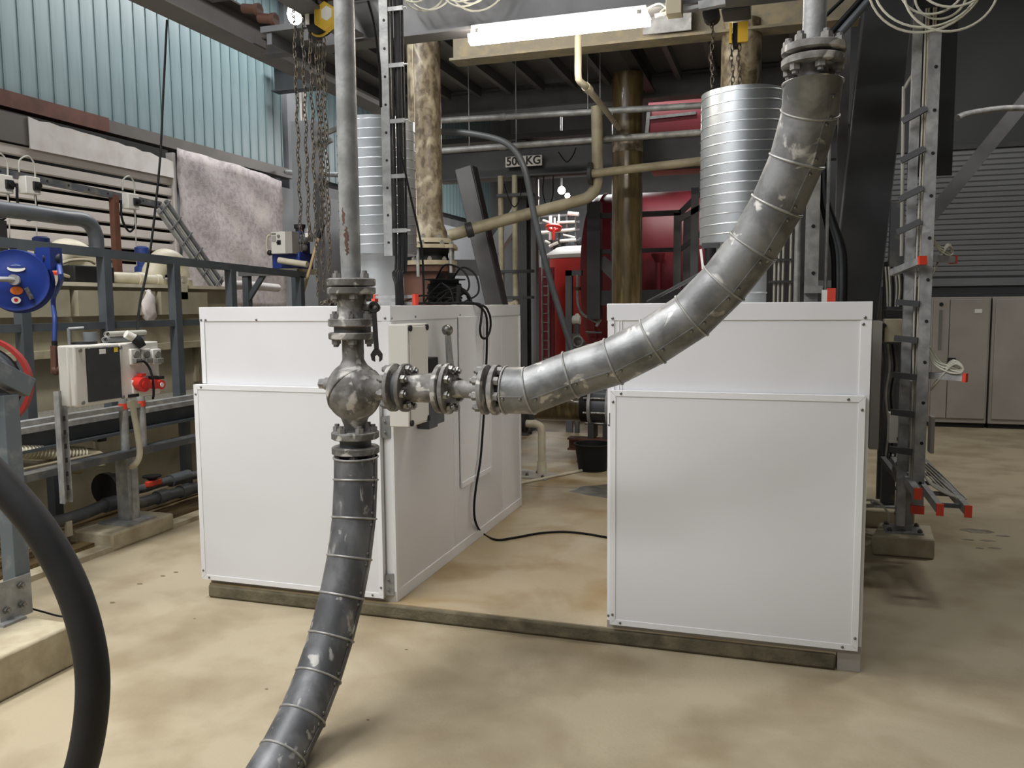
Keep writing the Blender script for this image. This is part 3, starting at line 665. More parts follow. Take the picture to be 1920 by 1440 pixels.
fl(zz1-.255, .225, .048, M_rust, 0)
MB().lathe((c.x, c.y, 0), (0, 0, 1), [(.19, 0), (.19, zz1-.255)], 36).build('base_pipe', M_rust, fp)
MB().cyl((c.x, c.y, zz1-.6), (c.x, c.y, zz1-.56), .195, 36).build('band', M_rust, fp)
c = at(1176, 400, Y=8.0)
fq = thing('resin_pipe', 'brown resin pipe rising behind the right white enclosure in front of the red boiler', 'pipe', (c.x, c.y, 0))
MB().cyl((c.x, c.y, .95), (c.x, c.y, 3.74), .143, 40).build('pipe', M_frpd, fq)
MB().cyl((c.x, c.y, 3.02), (c.x, c.y, 3.16), .146, 40).build('lap_band', M_frp, fq)
hzp = at(1110, 762, Y=8.1).z
MB().cyl((-3.3, 8.1, hzp), (-1.78, 8.1, hzp), .15, 36).cyl((-1.56, 8.1, hzp), (-.7, 8.1, hzp), .15, 36).build('floor_pipe', M_frpd, fq)
for a in (-1.78, -1.60):
    f = MB().cyl((a, 8.1, hzp), (a+.03, 8.1, hzp), .21, 36).build('flange', M_galv, fq)
MB().cyl((-1.87, 8.1, hzp), (-1.78, 8.1, hzp), .158, 30).build('collar', M_black, fq); MB().cyl((-1.57, 8.1, hzp), (-1.46, 8.1, hzp), .158, 30).build('collar', M_black, fq)
MB().cyl((-1.75, 8.1, hzp), (-1.60, 8.1, hzp), .165, 30).build('butterfly_valve', M_pvc, fq)
for i in range(8):
    e = 2*math.pi*(i+.3)/8; MB().cyl((-1.82, 8.1+.185*math.cos(e), hzp+.185*math.sin(e)), (-1.53, 8.1+.185*math.cos(e), hzp+.185*math.sin(e)), .012, 6).build('bolt', M_steel, fq)
ps = thing('pipe_support', 'rusty brown steel tee support under the brown floor pipe', 'support', (-1.75, 8.1, SLAB))
zs = hzp-.30
MB().ibeam((-1.98, 8.0, zs-.06), (-.8, 8.0, zs-.06), .14, .12).build('cross_beam', M_rustbar, ps)
MB().box(-1.70, -1.58, 7.95, 8.07, SLAB+.02, zs-.12).build('post', M_rustbar, ps); MB().box(-1.85, -1.3, 7.78, 8.2, SLAB, SLAB+.02).build('base_plate', M_rustbar, ps)
for xx in (-1.75, -1.6, -1.45): MB().box(xx-.03, xx+.03, 7.95, 8.15, zs, hzp-.15).build('saddle', M_beamd, ps)
c = at(1390, 100, D=5.75)
tag(MB().lathe((c.x, c.y, 2.62), (0, 0, 1), [(.135, 0), (.135, .9)], 40).build('resin_pipe', M_frp), 'mottled resin pipe stub hanging behind the top of the right spiral duct', 'pipe')
# ================================================================== BEIGE AND GREY PIPES OVERHEAD
pb = thing('drain_pipe', 'beige drain pipe slanting across the leaning strut and turning up', 'pipe', at(850, 440, Y=6.9))
MB().tube([at(842, 442, Y=6.85), at(930, 417, Y=7.0), at(1010, 396, Y=7.2), at(1075, 379, Y=7.35), at(1103, 369, Y=7.4), at(1117, 350, Y=7.4), at(1120, 320, Y=7.4), at(1120, 270, Y=7.4), at(1119, 200, Y=7.4)], .051, 18, True, 5).build('pipe', M_beige, pb)
for q, ax_ in ((at(880, 431, Y=6.9), at(930, 417, Y=7.0)-at(842, 442, Y=6.85)),):
    MB().lathe(q, ax_, [(.06, -.03), (.066, -.025), (.066, .025), (.06, .03)], 20).build('clamp', M_beamd, pb)
MB().cyl(at(1112, 300, Y=7.4)-V((0, 0, .006)), at(1112, 300, Y=7.4)+V((0, 0, .006)), .002).build('mark', M_beige, pb) if False else None
bl = at(1105, 326, Y=7.32)
hv = thing('blank_flange', 'dark round flange on the end of a short beige cross pipe', 'flange', bl)
MB().cyl(bl-V((.0, .0, 0)), bl+V((.028, 0, 0)), .10, 24).build('disc', M_beamd, hv); MB().cyl(bl, bl+V((1.1, 0, .06)), .036, 14).build('pipe', M_beige, hv)
pw = thing('white_drain_pipe', 'pale plastic pipe dropping past the tube light then running back', 'pipe', at(1085, 150, Y=5.75))
MB().tube([at(1084, 60, Y=5.75), at(1084, 100, Y=5.75), at(1084, 140, Y=5.75), at(1087, 152, Y=5.78), at(1100, 164, Y=5.95), at(1130, 200, Y=6.8), at(1160, 240, Y=7.7)], .024, 14, True, 4).build('pipe', M_cream, pw)
MB().cyl(at(1098, 162, Y=5.93), at(1105, 169, Y=6.02), .032, 14).build('socket', M_cream, pw)
for i, (a, b, lab) in enumerate((((826, 226), (1330, 197), 'upper galvanised conduit hung under the mezzanine'), ((826, 283), (1330, 247), 'lower galvanised conduit hung under the mezzanine'))):
    p, q = at(a[0], a[1], Y=7.55), at(b[0], b[1], Y=7.55)
    t = thing('conduit_pipe', lab, 'pipe', p); MB().cyl(p, q, .028, 14).build('pipe', M_galv, t)
    for f in (.25, .62): MB().cyl(p+(q-p)*f-(q-p).normalized()*.03, p+(q-p)*f+(q-p).normalized()*.03, .034, 14).build('coupling', M_galv, t)
tag(MB().tube([at(826, 246, Y=6.5), at(880, 250, Y=6.5), at(935, 262, Y=6.5), at(965, 282, Y=6.5), at(985, 322, Y=6.5), at(1001, 400, Y=6.55), at(1022, 490, Y=6.6), at(1048, 580, Y=6.65), at(1078, 672, Y=6.7)], .026, 12).build('grey_hose', M_pvc), 'grey plastic tube curving down past the load sign', 'tube')
# hanging wires
for i, (a, b) in enumerate((((970, 215), (968, 280)), ((1104, 90), (1102, 212)), ((1125, 140), (1125, 210)), ((880, 170), (880, 282)))):
    tag(MB().cyl(V((at(b[0], b[1], Y=7.55).x, 7.55, 3.97)), at(b[0], b[1], Y=7.55), .004, 6).build('hanger_rod', M_galv), ('long hanger rod holding the lower conduit above the load sign', 'hanger rod beside the pale dropping plastic pipe', 'hanger rod between the pale plastic pipe and the brown resin pipe', 'long hanger rod close to the mottled resin pipe')[i], 'rod')
for i, pts in enumerate((((1047, 285), (1058, 300), (1065, 303), (1075, 290), (1080, 277)), ((945, 345), (955, 375), (965, 388), (975, 370), (978, 340)), ((1020, 330), (1018, 360), (1025, 385), (1036, 370), (1037, 330)))):
    tag(MB().tube([at(a, b, Y=8.0) for a, b in pts], .006, 6).build('slack_cable', M_cable), ('short slack black cable looped under the monorail beam', 'slack black cable between the two thin beige pipes', 'slack black cable left of the far lamps')[i], 'cable')
# ================================================================== STRUTS AND COLUMNS BEHIND
p, q = at(876, 325, Y=7.3), at(932, 572, Y=7.3); 
ls = thing('leaning_strut', 'dark leaning steel strut standing behind the left white enclosure', 'strut', q)
dr_ = (p-q).normalized(); MB().bar(q-dr_*1.2, p+dr_*.04, .17, .14, (0, 1, 0)).build('strut', M_beamd, ls)
MB().bar(q-dr_*1.2+V((.0, -.08, 0)), p+dr_*.04+V((0, -.08, 0)), .15, .012, (0, 1, 0)).build('front_plate', M_beam, ls)
hc = at(978, 450, Y=9.3)
tag(MB().ibeam((hc.x, 9.3, 0), (hc.x, 9.3, 3.45), .17, .17, up=(0, 1, 0)).build('steel_column', M_beamd), 'dark steel column beside the two thin beige pipes', 'column')
lc = at(1000, 450, Y=9.9)
tag(MB().box(lc.x-.045, lc.x+.045, 9.85, 9.97, 0, 3.45).build('steel_column', M_wallgrey), 'pale narrow column to the left of the red tank ladder', 'column')
tag(MB().bar(at(825, 502, Y=10), at(905, 502, Y=10), .1, .2).build('wall_rail', M_beam), 'grey horizontal rail crossing behind the leaning strut', 'rail')
tag(MB().bar(at(925, 470, Y=14), at(1000, 360, Y=14), .2, .25).build('wall_brace', M_wallgrey), 'pale diagonal brace on the far translucent wall', 'brace')
v = thing('twin_pipe', 'pair of thin beige pipes joined by a U bend near the enclosure top', 'pipe', at(953, 573, Y=8.3))
a0, a1 = at(941, 570, Y=8.3), at(967, 570, Y=8.3); tz = at(941, 330, Y=8.3).z
MB().tube([(a0.x, 8.3, tz), (a0.x, 8.3, a0.z+.1), (a0.x, 8.3, a0.z+.03), (a0.x+.04, 8.3, a0.z), (a1.x-.04, 8.3, a0.z), (a1.x, 8.3, a0.z+.03), (a1.x, 8.3, a0.z+.1), (a1.x, 8.3, tz)], .03, 12, True, 4).build('pipe', M_beige, v)
for py in (366, 509, 558): 
    e = at(955, py, Y=8.27); MB().box(e.x-.13, e.x+.25, 8.25, 8.34, e.z-.015, e.z+.015).build('clamp_rail', M_beamd, v)
# ================================================================== RED BOILER, TANK, PLATFORM
bc = V((0, 12.2, 2.05))
xl = at(1086, 500, Y=11.2).x
bo = thing('boiler', 'large dark red horizontal boiler drum behind the platform', 'boiler', (-1.2, 12.2, .3))
MB().lathe((xl, 12.2, 2.0), (1, 0, 0), [(.2, -.02), (.95, 0), (1.12, .04), (1.18, .12), (1.18, 1.9)], 64).build('drum', M_boiler, bo)
for xx in (xl+.1, xl+1.5): MB().box(xx, xx+.25, 11.4, 13.0, 0, 1.25).build('saddle', M_boiler, bo)
MB().ring((xl+.2, 12.2, 2.0), (1, 0, 0), 1.185, .018, 48, 6).build('drum_band', M_boiler, bo)
fn = at(1235, 490, Y=11.0); MB().cyl((fn.x, 10.96, fn.z-.75), (fn.x, 10.96, fn.z), .03, 10).lathe((fn.x, 10.96, fn.z-.02), (0, 0, 1), [(.03, 0), (.09, .09), (.09, .12)], 14).build('overflow_pipe', M_boiler, bo)
u0, u1 = at(1214, 262, Y=12.0), at(1330, 204, Y=12.0)
tag(MB().cyl((u0.x, 12.6, u1.z-.15), (-.55, 12.6, u1.z-.15), .62, 48).build('boiler_flue', M_boiler), 'second red drum seen above the boiler between the beams', 'drum')
tag(MB().bar(at(1213, 250, Y=11.97), at(1217, 205, Y=11.97), .05, .05).bar(at(1213, 222, Y=11.97), at(1305, 212, Y=11.97), .04, .04).build('guard_rail', M_galv), 'grey guard rail in front of the upper red drum', 'rail')
tr = at(1062, 600, Y=13.2)
rt = thing('red_tank', 'bright red upright tank with a grey lid and side ladder', 'tank', (tr.x, 14.0, 0))
tz = at(1060, 483, Y=13.3).z
MB().lathe((tr.x+.15, 14.0, 0), (0, 0, 1), [(.72, 0), (.72, tz)], 48).build('tank_shell', M_tankred, rt)
MB().lathe((tr.x+.15, 14.0, tz), (0, 0, 1), [(.73, 0), (.73, .06), (.5, .2), (.2, .22)], 48).build('tank_lid', M_cab, rt)
la, lb = at(1017, 600, Y=13.0), at(1029, 600, Y=13.0)
ld = thing('tank_ladder', 'narrow pale ladder fixed to the left of the red tank', 'ladder', (la.x, 13.0, .2))
for xx in (la.x, lb.x): MB().cyl((xx, 13.0, .0), (xx, 13.0, 2.35), .018, 8).build('ladder_rail', M_galv, ld)
for i in range(14): MB().cyl((la.x, 13.0, .3+i*.145), (lb.x, 13.0, .3+i*.145), .009, 6).build('rung', M_galv, ld)
tag(MB().box(at(1003, 600, Y=13.1).x, la.x+.16, 13.1, 13.16, .0, 2.2).build('red_screen', M_boiler), 'dark red screen behind the tank ladder', 'panel')
# platform with stair in front of the boiler
PY = 10.0; pz = at(1200, 547, Y=PY).z
pf = thing('access_platform', 'dark grey steel platform with railings in front of the red boiler', 'platform', (-1.6, PY, 0))
gx = lambda px, py=500: at(px, py, Y=PY).x
MB().box(gx(1112), gx(1330), PY-.05, PY+.9, pz-.16, pz+.02).build('deck_edge', M_beamd, pf)
zr, zm = at(1200, 402, Y=PY).z, at(1200, 470, Y=PY).z
MB().box(gx(1104), gx(1128), PY-.1, PY+.05, at(1110, 598, Y=PY).z, at(1110, 380, Y=PY).z).build('post', M_beamd, pf)
MB().box(gx(1126), gx(1276), PY-.03, PY+.03, zr-.03, zr+.03).build('handrail', M_beamd, pf); MB().box(gx(1126), gx(1276), PY-.02, PY+.02, zm-.025, zm+.025).build('knee_rail', M_beamd, pf)
MB().bar((gx(1275), PY, zr), at(1330, 345, Y=PY), .06, .06).build('stair_rail', M_beamd, pf); MB().bar((gx(1275), PY-.2, zr-.10), at(1330, 380, Y=PY-.2), .06, .06).build('stair_rail', M_beam, pf)
MB().bar((gx(1275), PY, zm), at(1330, 425, Y=PY), .05, .05).build('stair_rail', M_beamd, pf)
for px_, dy in ((1263, 0), (1298, -.2), (1128, .6), (1272, .5)): MB().box(gx(px_), gx(px_)+.085, PY+dy-.03, PY+dy+.03, pz-.1, zr+(.25 if px_ == 1298 else 0)).build('post', M_beam, pf)
MB().bar(at(1126, 488, Y=PY), at(1160, 522, Y=PY), .05, .14).build('brace', M_beam, pf)
tag(MB().box(gx(1060), gx(1072), PY, PY+.08, .0, at(1065, 507, Y=PY).z).box(gx(1060), gx(1090), PY, PY+.08, at(1065, 517, Y=PY).z, at(1065, 507, Y=PY).z).build('pipe_stand', M_beam), 'grey angled pipe stand in front of the red tank', 'stand')
sa = thing('sample_line', 'pale curved sample pipe with a valve end in front of the boiler', 'pipe', at(1083, 560, Y=PY))
MB().tube([at(1083, 515, Y=PY), at(1083, 545, Y=PY), at(1084, 570, Y=PY), at(1092, 588, Y=PY), at(1108, 598, Y=PY), at(1122, 606, Y=PY)], .018, 8).build('pipe', M_galv, sa)
MB().cyl(at(1083, 541, Y=PY)-V((0, 0, .02)), at(1083, 541, Y=PY)+V((0, 0, .02)), .04, 12).build('union', M_rust, sa)
MB().bar(at(1118, 612, Y=PY), at(1126, 599, Y=PY), .03, .03).build('tap_handle', M_galv, sa)
vc = thing('valve_cluster', 'cluster of small grey valves and gauges beside the boiler foot', 'valve', at(1085, 660, Y=9.6))
q = lambda a, b, dy=0: at(a, b, Y=9.6+dy)
MB().cyl(V((q(1082, 690).x, 9.6, 0)), q(1082, 600), .03, 10).cyl(q(1075, 650), q(1115, 648), .022, 8).cyl(q(1098, 623), q(1128, 624), .012, 8).build('manifold', M_pvcd, vc)
MB().cyl(q(1074, 600), q(1088, 600), .05, 12).sphere(q(1082, 592), .03, 8, 6).build('gauge_head', M_abs, vc)
for a, b, r in ((1080, 632, .06), (1088, 645, .07), (1079, 655, .055), (1094, 660, .05)): MB().sphere(q(a, b), r, 10, 6, (1, .6, 1)).build('valve_body', M_pvcd, vc)
MB().ring(q(1083, 640, -.08), (0, 1, 0), .06, .01, 16, 6).build('hand_wheel', M_galv, vc)
# far hall: bright pipework and lamps
FY = 17.0
for i, (a, b, r) in enumerate((((1012, 437), (1078, 430), .05), ((1018, 413), (1033, 418), .035), ((1045, 417), (1078, 416), .04), ((1032, 405), (1032, 450), .05), ((1048, 402), (1047, 436), .03), ((1040, 408), (1040, 430), .03), ((1022, 452), (1032, 456), .04), ((1050, 452), (1080, 450), .05), ((1056, 440), (1078, 445), .03), ((1030, 462), (1046, 455), .05), ((1065, 400), (1085, 402), .06))):
    tag(MB().cyl(at(a[0], a[1], Y=FY), at(b[0], b[1], Y=FY), r*.68, 10).build('far_pipe', M_label), 'white upright pipe in the bright hall beyond the red tank' if abs(a[0]-b[0]) < 4 else 'white level pipe in the bright hall beyond the red tank', 'pipe', 'white upright pipes in the far hall' if abs(a[0]-b[0]) < 4 else 'white level pipes in the far hall')
w_ = at(1038, 427, Y=FY-.2); tag(MB().ring(w_, (0, .3, 1), .14, .04, 16, 6).cyl(w_-V((0, 0, .25)), w_, .03, 8).build('red_valve', M_redsock), 'small red wheel valve on the white far pipes', 'valve')
for i, (a, b) in enumerate(((1028, 470), (1044, 468), (1072, 462), (1056, 466))):
    e = at(a, b, Y=FY-.4); tag(MB().lathe((at(1000, 480, Y=FY+.2).x*0+e.x, FY+.3, at(1000, 480, Y=FY+.2).z), (0, 0, 1), [(.07, 0), (.085, .1), (.085, .3), (.05, .36)], 12).build('pump_motor', M_black if i != 3 else M_pvc), 'small dark pump motor below the white far pipes', 'motor', 'pump motors in the far hall')
e0, e1 = at(1000, 480, Y=FY+.2), at(1090, 480, Y=FY+.2); tag(MB().box(e0.x-.3, e1.x, FY, FY+1.5, 0, e0.z).build('pump_skid', M_wallgrey), 'grey skid carrying the far pump motors', 'skid')
rk_ = thing('pipe_rack', 'slim grey rack holding the white pipes above the far skid', 'rack', e0)
for px_ in (1034, 1048, 1062, 1078): MB().box(at(px_, 450, Y=FY).x-.02, at(px_, 450, Y=FY).x+.02, FY+.03, FY+.07, e0.z, at(px_, 404, Y=FY).z).build('rack_post', M_beam, rk_)
for py_ in (404, 417, 432, 451): MB().box(at(1010, py_, Y=FY).x, at(1086, py_, Y=FY).x, FY+.02, FY+.06, at(1040, py_, Y=FY).z-.02, at(1040, py_, Y=FY).z+.02).build('rack_rail', M_beam, rk_)
lp_ = at(1053, 357, Y=16.0); fl_ = thing('flood_lamp', 'pair of glowing lamps in the far hall above the red tank', 'lamp', lp_)
MB().sphere(lp_, .075, 12, 8).build('lamp_globe', M_flood, fl_); MB().sphere(at(1064, 367, Y=16.0), .05, 12, 8).build('lamp_globe', M_flood, fl_)
MB().tube([at(1064, 369, Y=16), at(1058, 382, Y=16), at(1040, 384, Y=16)], .03, 8).build('lamp_arm', M_label, fl_); MB().cyl(lp_, (lp_.x, 16.0, 7.6), .02, 8).build('lamp_pole', M_beam, fl_)
M_batten = emit('batten_tube', '#fffdf6', 12.0)
e = at(1003, 350, Y=15.5); tag(MB().box(e.x-.05, e.x+.05, 15.56, 15.62, 0, e.z+.4).build('lamp_post', M_beam), 'slim post behind the upright glowing batten light', 'post'); tag(MB().box(e.x-.04, e.x+.04, 15.45, 15.561, e.z-.35, e.z+.3).build('batten_light', M_batten), 'upright glowing batten light by the pale narrow column', 'light')
# ================================================================== ITEMS BETWEEN THE ENCLOSURES
b0 = at(1122, 868, Z=SLAB); bk = thing('bucket', 'black plastic bucket beside the pipe support', 'bucket', (b0.x, 7.45, SLAB))
MB().lathe((b0.x+.02, 7.45, SLAB), (0, 0, 1), [(.13, 0), (.165, .24), (.172, .24), (.172, .25), (.158, .25), (.125, .01)], 28, False).cyl((b0.x+.02, 7.45, SLAB), (b0.x+.02, 7.45, SLAB+.008), .128, 28).build('pail', M_black, bk)
MB().ring((b0.x+.02, 7.45, SLAB+.245), (0, 0, 1), .17, .007, 28, 6).build('rim', M_black, bk)
dp = at(1016, 890, Z=SLAB); st = thing('drain_stand', 'beige elbow pipe from a dark flange standing on a steel foot plate', 'pipe', (dp.x, dp.y, SLAB))
zt = at(1010, 795, Y=dp.y).z
xf = at(984, 795, Y=dp.y).x
MB().tube([(xf, dp.y, zt), (xf+.06, dp.y, zt), (dp.x-.06, dp.y, zt), (dp.x-.015, dp.y, zt-.02), (dp.x, dp.y, zt-.07), (dp.x, dp.y, SLAB+.3), (dp.x, dp.y, SLAB+.02)], .034, 14, True, 4).build('pipe', M_cream, st)
MB().cyl((dp.x, dp.y, SLAB+.01), (dp.x, dp.y, SLAB+.12), .044, 14).build('socket', M_cream, st)
MB().cyl((xf-.05, dp.y, zt), (xf-.02, dp.y, zt), .085, 18).cyl((xf-.015, dp.y, zt), (xf+.015, dp.y, zt), .085, 18).build('flange', M_dark, st)
pl = MB().prism([(dp.x-.45, dp.y-.18, SLAB), (dp.x+.10, dp.y-.24, SLAB), (dp.x+.16, dp.y+.04, SLAB), (dp.x-.45, dp.y+.2, SLAB)], (0, 0, .014)).build('foot_plate', M_cab, st)
for a, b in ((-.04, .0), (-.1, -.13), (.06, -.19)): inst('bolt', ME_hexd, pl, (dp.x+a, dp.y+b, SLAB+.014))
tag(MB().tube([at(975, 906, Z=SLAB+.012), at(1040, 893, Z=SLAB+.012), at(1100, 880, Z=SLAB+.012), at(1160, 866, Z=SLAB+.012)], .013, 8).build('floor_tube', M_cream), 'thin beige tube lying across the slab between the enclosures', 'tube')
# ================================================================== CABLES ON THE LEFT ENCLOSURE
XS = -1.854
tc = at(915, 571, Y=5.1)
pts = [at(835, 569, Z=ZT+.012), at(880, 571, Z=ZT+.012), V((XS+.01, at(912, 600, X=XS).y, ZT+.006))]
drop = [at(a, b, X=XS+.03) for a, b in ((911, 590), (913, 640), (911, 700), (907, 780), (901, 860), (893, 910), (889, 950), (892, 980))]
flr = [at(a, b, Z=SLAB+.008) for a, b in ((905, 1000), (930, 1012), (965, 1008), (1010, 1000), (1055, 997), (1100, 1001), (1150, 1010))]
CT = [V((-2.25, 5.15, ZT+.012)), V((-2.0, 5.0, ZT+.012)), V((XS, 4.98, ZT+.012))]
tag(MB().tube(CT+drop+flr, .0075, 8, True, 6).build('power_cable', M_cable), 'black cable running from the reel down the enclosure side and over the slab', 'cable')
lp = [V((-2.05, 5.2, ZT+.01)), V((-1.9, 5.12, ZT+.01)), at(903, 574, X=XS+.01)]+[at(a, b, X=XS+.035) for a, b in ((902, 600), (900, 618), (903, 632), (911, 634), (918, 622), (920, 605), (917, 588))]+[at(905, 573, X=XS+.01), V((-1.95, 5.0, ZT+.012))]
tag(MB().tube(lp, .0075, 8, True, 6).build('cable_loop', M_cable), 'slack black cable loop drooping over the edge of the enclosure cap', 'cable')
# cable reel on the enclosure top
rc = at(833, 571, Z=ZT); rc = V((-2.2, 5.35, ZT))
rk = thing('cable_reel', 'black cable reel with loose loops lying on the left enclosure', 'reel', rc)
MB().cyl(rc+V((0, 0, .005)), rc+V((0, 0, .012)), .15, 28).build('lower_disc', M_galv, rk)
MB().lathe(rc, (0, 0, 1), [(.10, .012), (.10, .17)], 24).build('drum', M_black, rk)
for i in range(7): MB().ring(rc+V((0, 0, .03+i*.018)), (0, 0, 1), .108+.006*(i % 2), .010, 28, 6).build('winding', M_cable, rk)
MB().cyl(rc+V((0, 0, .17)), rc+V((0, 0, .178)), .145, 28).build('upper_disc', M_black, rk)
MB().box(rc.x-.04, rc.x+.0, rc.y-.02, rc.y+.02, ZT+.178, ZT+.22).box(rc.x+.03, rc.x+.07, rc.y-.02, rc.y+.02, ZT+.178, ZT+.22).build('plug', M_print, rk)
rnd = random.Random(5)
for i in range(6):
    cx, cy = rc.x+rnd.uniform(-.1, .2), rc.y+rnd.uniform(-.3, -.1); R = rnd.uniform(.09, .16); ph = rnd.uniform(0, 6); h = rnd.uniform(.03, .14)
    pp = [V((cx+R*math.cos(ph+k*.62), cy+R*.8*math.sin(ph+k*.62), ZT+.014+h*max(0, math.sin(k*.62+ph))**2)) for k in range(11)]
    MB().tube(pp, .0065, 6, True, 4).build('loose_loop', M_cable, rk)
MB().tube([rc+V((.06, -.03, .16)), rc+V((.16, -.08, .25)), rc+V((.27, -.12, .2)), rc+V((.3, -.15, .08)), rc+V((.22, -.2, .02))], .0065, 6).build('loose_loop', M_cable, rk)
MB().tube([rc+V((-.06, -.03, .16)), rc+V((.05, -.1, .27)), rc+V((.2, -.14, .22)), rc+V((.24, -.18, .1)), rc+V((.1, -.24, .02))], .0065, 6).build('loose_loop', M_cable, rk)
pk = at(858, 548, Y=5.1); MB().cyl((pk.x, 5.1, ZT+.02), (pk.x+.01, 5.1, ZT+.13), .016, 10).build('connector', M_print, rk)
# short strut ladder with red caps lying on the top
la, lb = at(706, 562, Y=4.75), at(776, 562, Y=4.75)
lk = thing('strut_offcut', 'two short galvanised struts with red end caps lying on the left enclosure', 'strut', (la.x, 4.75, ZT))
for dz in (.012, .055): MB().box(la.x, lb.x, 4.73, 4.77, ZT+dz-.010, ZT+dz+.010).build('strut', M_galv, lk)
for e_ in (la.x-.02, lb.x): MB().box(e_, e_+.02, 4.725, 4.775, ZT+.001, ZT+.07).build('end_cap', M_redcap, lk)
# cable drop: perforated strut with cable bundle and clamps
uc = at(722, 200, D=5.0); ux, uy = uc.x, uc.y
ut = thing('cable_drop', 'perforated galvanised strut carrying a bundle of black cables down to the left enclosure', 'cable strut', (ux, uy, ZT))
zb_ = at(735, 478, D=5.0).z
MB().channel((ux, uy, zb_), (ux, uy, 3.75), .056, .045, .005, up=(0, 1, 0)).build('strut', M_galv, ut)
for i in range(14):
    zq = zb_+.08+i*.163
    if zq < 3.7: MB().cyl((ux+.004, uy-.002, zq), (ux+.004, uy+.004, zq), .008, 10).build('slot_hole', M_dark, ut)
rnd = random.Random(3)
cxs = [.045, .062, .078, .094, .108, .06, .085]
for i, dx in enumerate(cxs):
    r = .010 if i % 2 else .008
    MB().tube([(ux+dx, uy+.02+.012*(i % 3), 3.75), (ux+dx, uy+.02+.012*(i % 3), zb_+.1), (ux+dx-.02, uy+.01, zb_-.1), (ux+.04+dx*.35, uy-.02+.01*i, ZT+.12), (ux+.03+dx*.4, uy+.01*i, ZT+.004)], r, 8, True, 5).build('cable', M_black, ut)
for i in range(7):
    zq = zb_+.15+i*.33*.98
    if zq < 3.7: MB().box(ux+.03, ux+.125, uy+.0, uy+.012, zq-.012, zq+.012).cyl((ux+.12, uy+.006, zq), (ux+.15, uy+.006, zq), .006, 6).build('clamp', M_galv, ut)
r2 = at(752, 480, Y=uy+.1)
MB().cyl((r2.x, uy+.1, ZT), (r2.x, uy+.1, 3.75), .010, 8).build('conduit', M_pvc, ut)
tag(MB().tube([at(690, 0, D=4.2), at(703, 50, D=4.3), at(712, 130, D=4.5), at(714, 200, D=4.7)], .008, 8).build('stray_cable', M_cable), 'black cable hanging between the riser pipe and the perforated strut', 'cable')
tag(MB().tube([at(752, 285, D=4.95), at(768, 360, D=5.0), at(784, 430, D=5.05), at(792, 480, D=5.1), at(795, 569, D=5.2)], .007, 8).build('stray_cable', M_cable), 'black cable leaving the cable strut and falling towards the reel', 'cable')
# ================================================================== CHAIN HOIST
HY = 4.62
def chain(label, px, ptop, pbot, pitch=.030, rx=.009, sway=0., grp=None):
    c = at(px, 300, Y=HY); z1, z0 = (3.54 if ptop is None else at(px, ptop, Y=HY).z), at(px, pbot, Y=HY).z
    t = thing('hand_chain', label, 'chain', (c.x, HY, z0), grp)
    b = MB(); n = int((z1-z0)/pitch); 
    for i in range(n):
        z = z0+pitch*(i+.5); x = c.x+.006*math.sin(i*.9)+sway*math.sin(math.pi*i/n)
        u = V((1, 0, 0)) if i % 2 else V((.25, 1, 0)).normalized()
        pts = []
        hl = pitch*.72
        for k in range(10):
            e = 2*math.pi*k/10; pts.append(V((x, HY, z))+u*rx*math.cos(e)+V((0, 0, hl*math.sin(e))))
        pts.append(pts[0]); b.tube(pts, .0034, 5, False, cap=False)
    b.build('links', M_chain, t, kind='stuff'); return c
for i, (px, a, b, lab) in enumerate(((560, None, 470, 'outer hanging hand chain nearest the translucent wall'), (575, None, 452, 'rusty hand chain second from the translucent wall'), (588, None, 555, 'rusty hand chain hanging over the work bench'), (600, 75, 545, 'double fall of dark load chain below the yellow hoist'), (606, 75, 420, 'short load chain ending above the bench below the yellow hoist'), (613, 62, 560, 'dark load chain closest to the riser pipe'))):
    chain(lab, px, a, b, .030 if i < 3 else .034, .009 if i < 3 else .010)
cp = at(620, 566, Y=HY); rnd = random.Random(9); b = MB()
for i in range(110):
    a = rnd.uniform(0, 6.28); r = rnd.uniform(0, .085); h = max(.006, (.09-r)*.75*rnd.random())
    b.ring((cp.x+r*math.cos(a), HY+.03+r*.8*math.sin(a), ZT+.006+h), (rnd.uniform(-1, 1), rnd.uniform(-1, 1), rnd.uniform(-.6, 1)), .011, .0036, 8, 4)
tag(b.build('chain_heap', M_chain), 'rusty heap of slack chain on the left enclosure beside the valve spool', 'chain')['kind'] = 'stuff'
hb = at(603, 38, Y=HY)
ho = thing('chain_hoist', 'yellow and black chain hoist hanging by the riser pipe', 'hoist', hb)
def hexa(cx, cz, r): return [(cx+r*math.cos(.5+2*math.pi*k/6), 0, cz+r*1.1*math.sin(.5+2*math.pi*k/6)) for k in range(6)]
MB().prism([(x, HY-.07, z) for x, _, z in hexa(hb.x+.055, hb.z, .078)], (0, .06, 0)).build('yellow_cover', M_yellow, ho, .008)
MB().prism([(x, HY-.073, z) for x, _, z in hexa(hb.x+.075, hb.z+.01, .04)], (0, .004, 0)).build('cover_label', M_label, ho)
MB().cyl((hb.x-.03, HY-.01, hb.z), (hb.x-.03, HY+.07, hb.z), .075, 20).build('sheave', M_black, ho)
MB().ring((hb.x-.03, HY+.03, hb.z), (0, 1, 0), .075, .012, 20, 6).build('sheave_guard', M_yellow, ho)
MB().box(hb.x-.10, hb.x-.075, HY-.02, HY+.05, hb.z-.02, hb.z+.06).build('side_plate', M_label, ho)
MB().ring((hb.x-.01, HY+.02, hb.z+.12), (0, 1, 0), .035, .012, 16, 6).build('hook', M_black, ho)
MB().box(hb.x-.1, hb.x+.08, HY-.05, HY+.09, hb.z+.14, hb.z+.24).build('trolley', M_rustbar, ho)
fb_ = at(553, 30, Y=5.6); fw = thing('flood_lamp', 'small lit white flood lamp to the left of the yellow chain hoist', 'lamp', fb_)
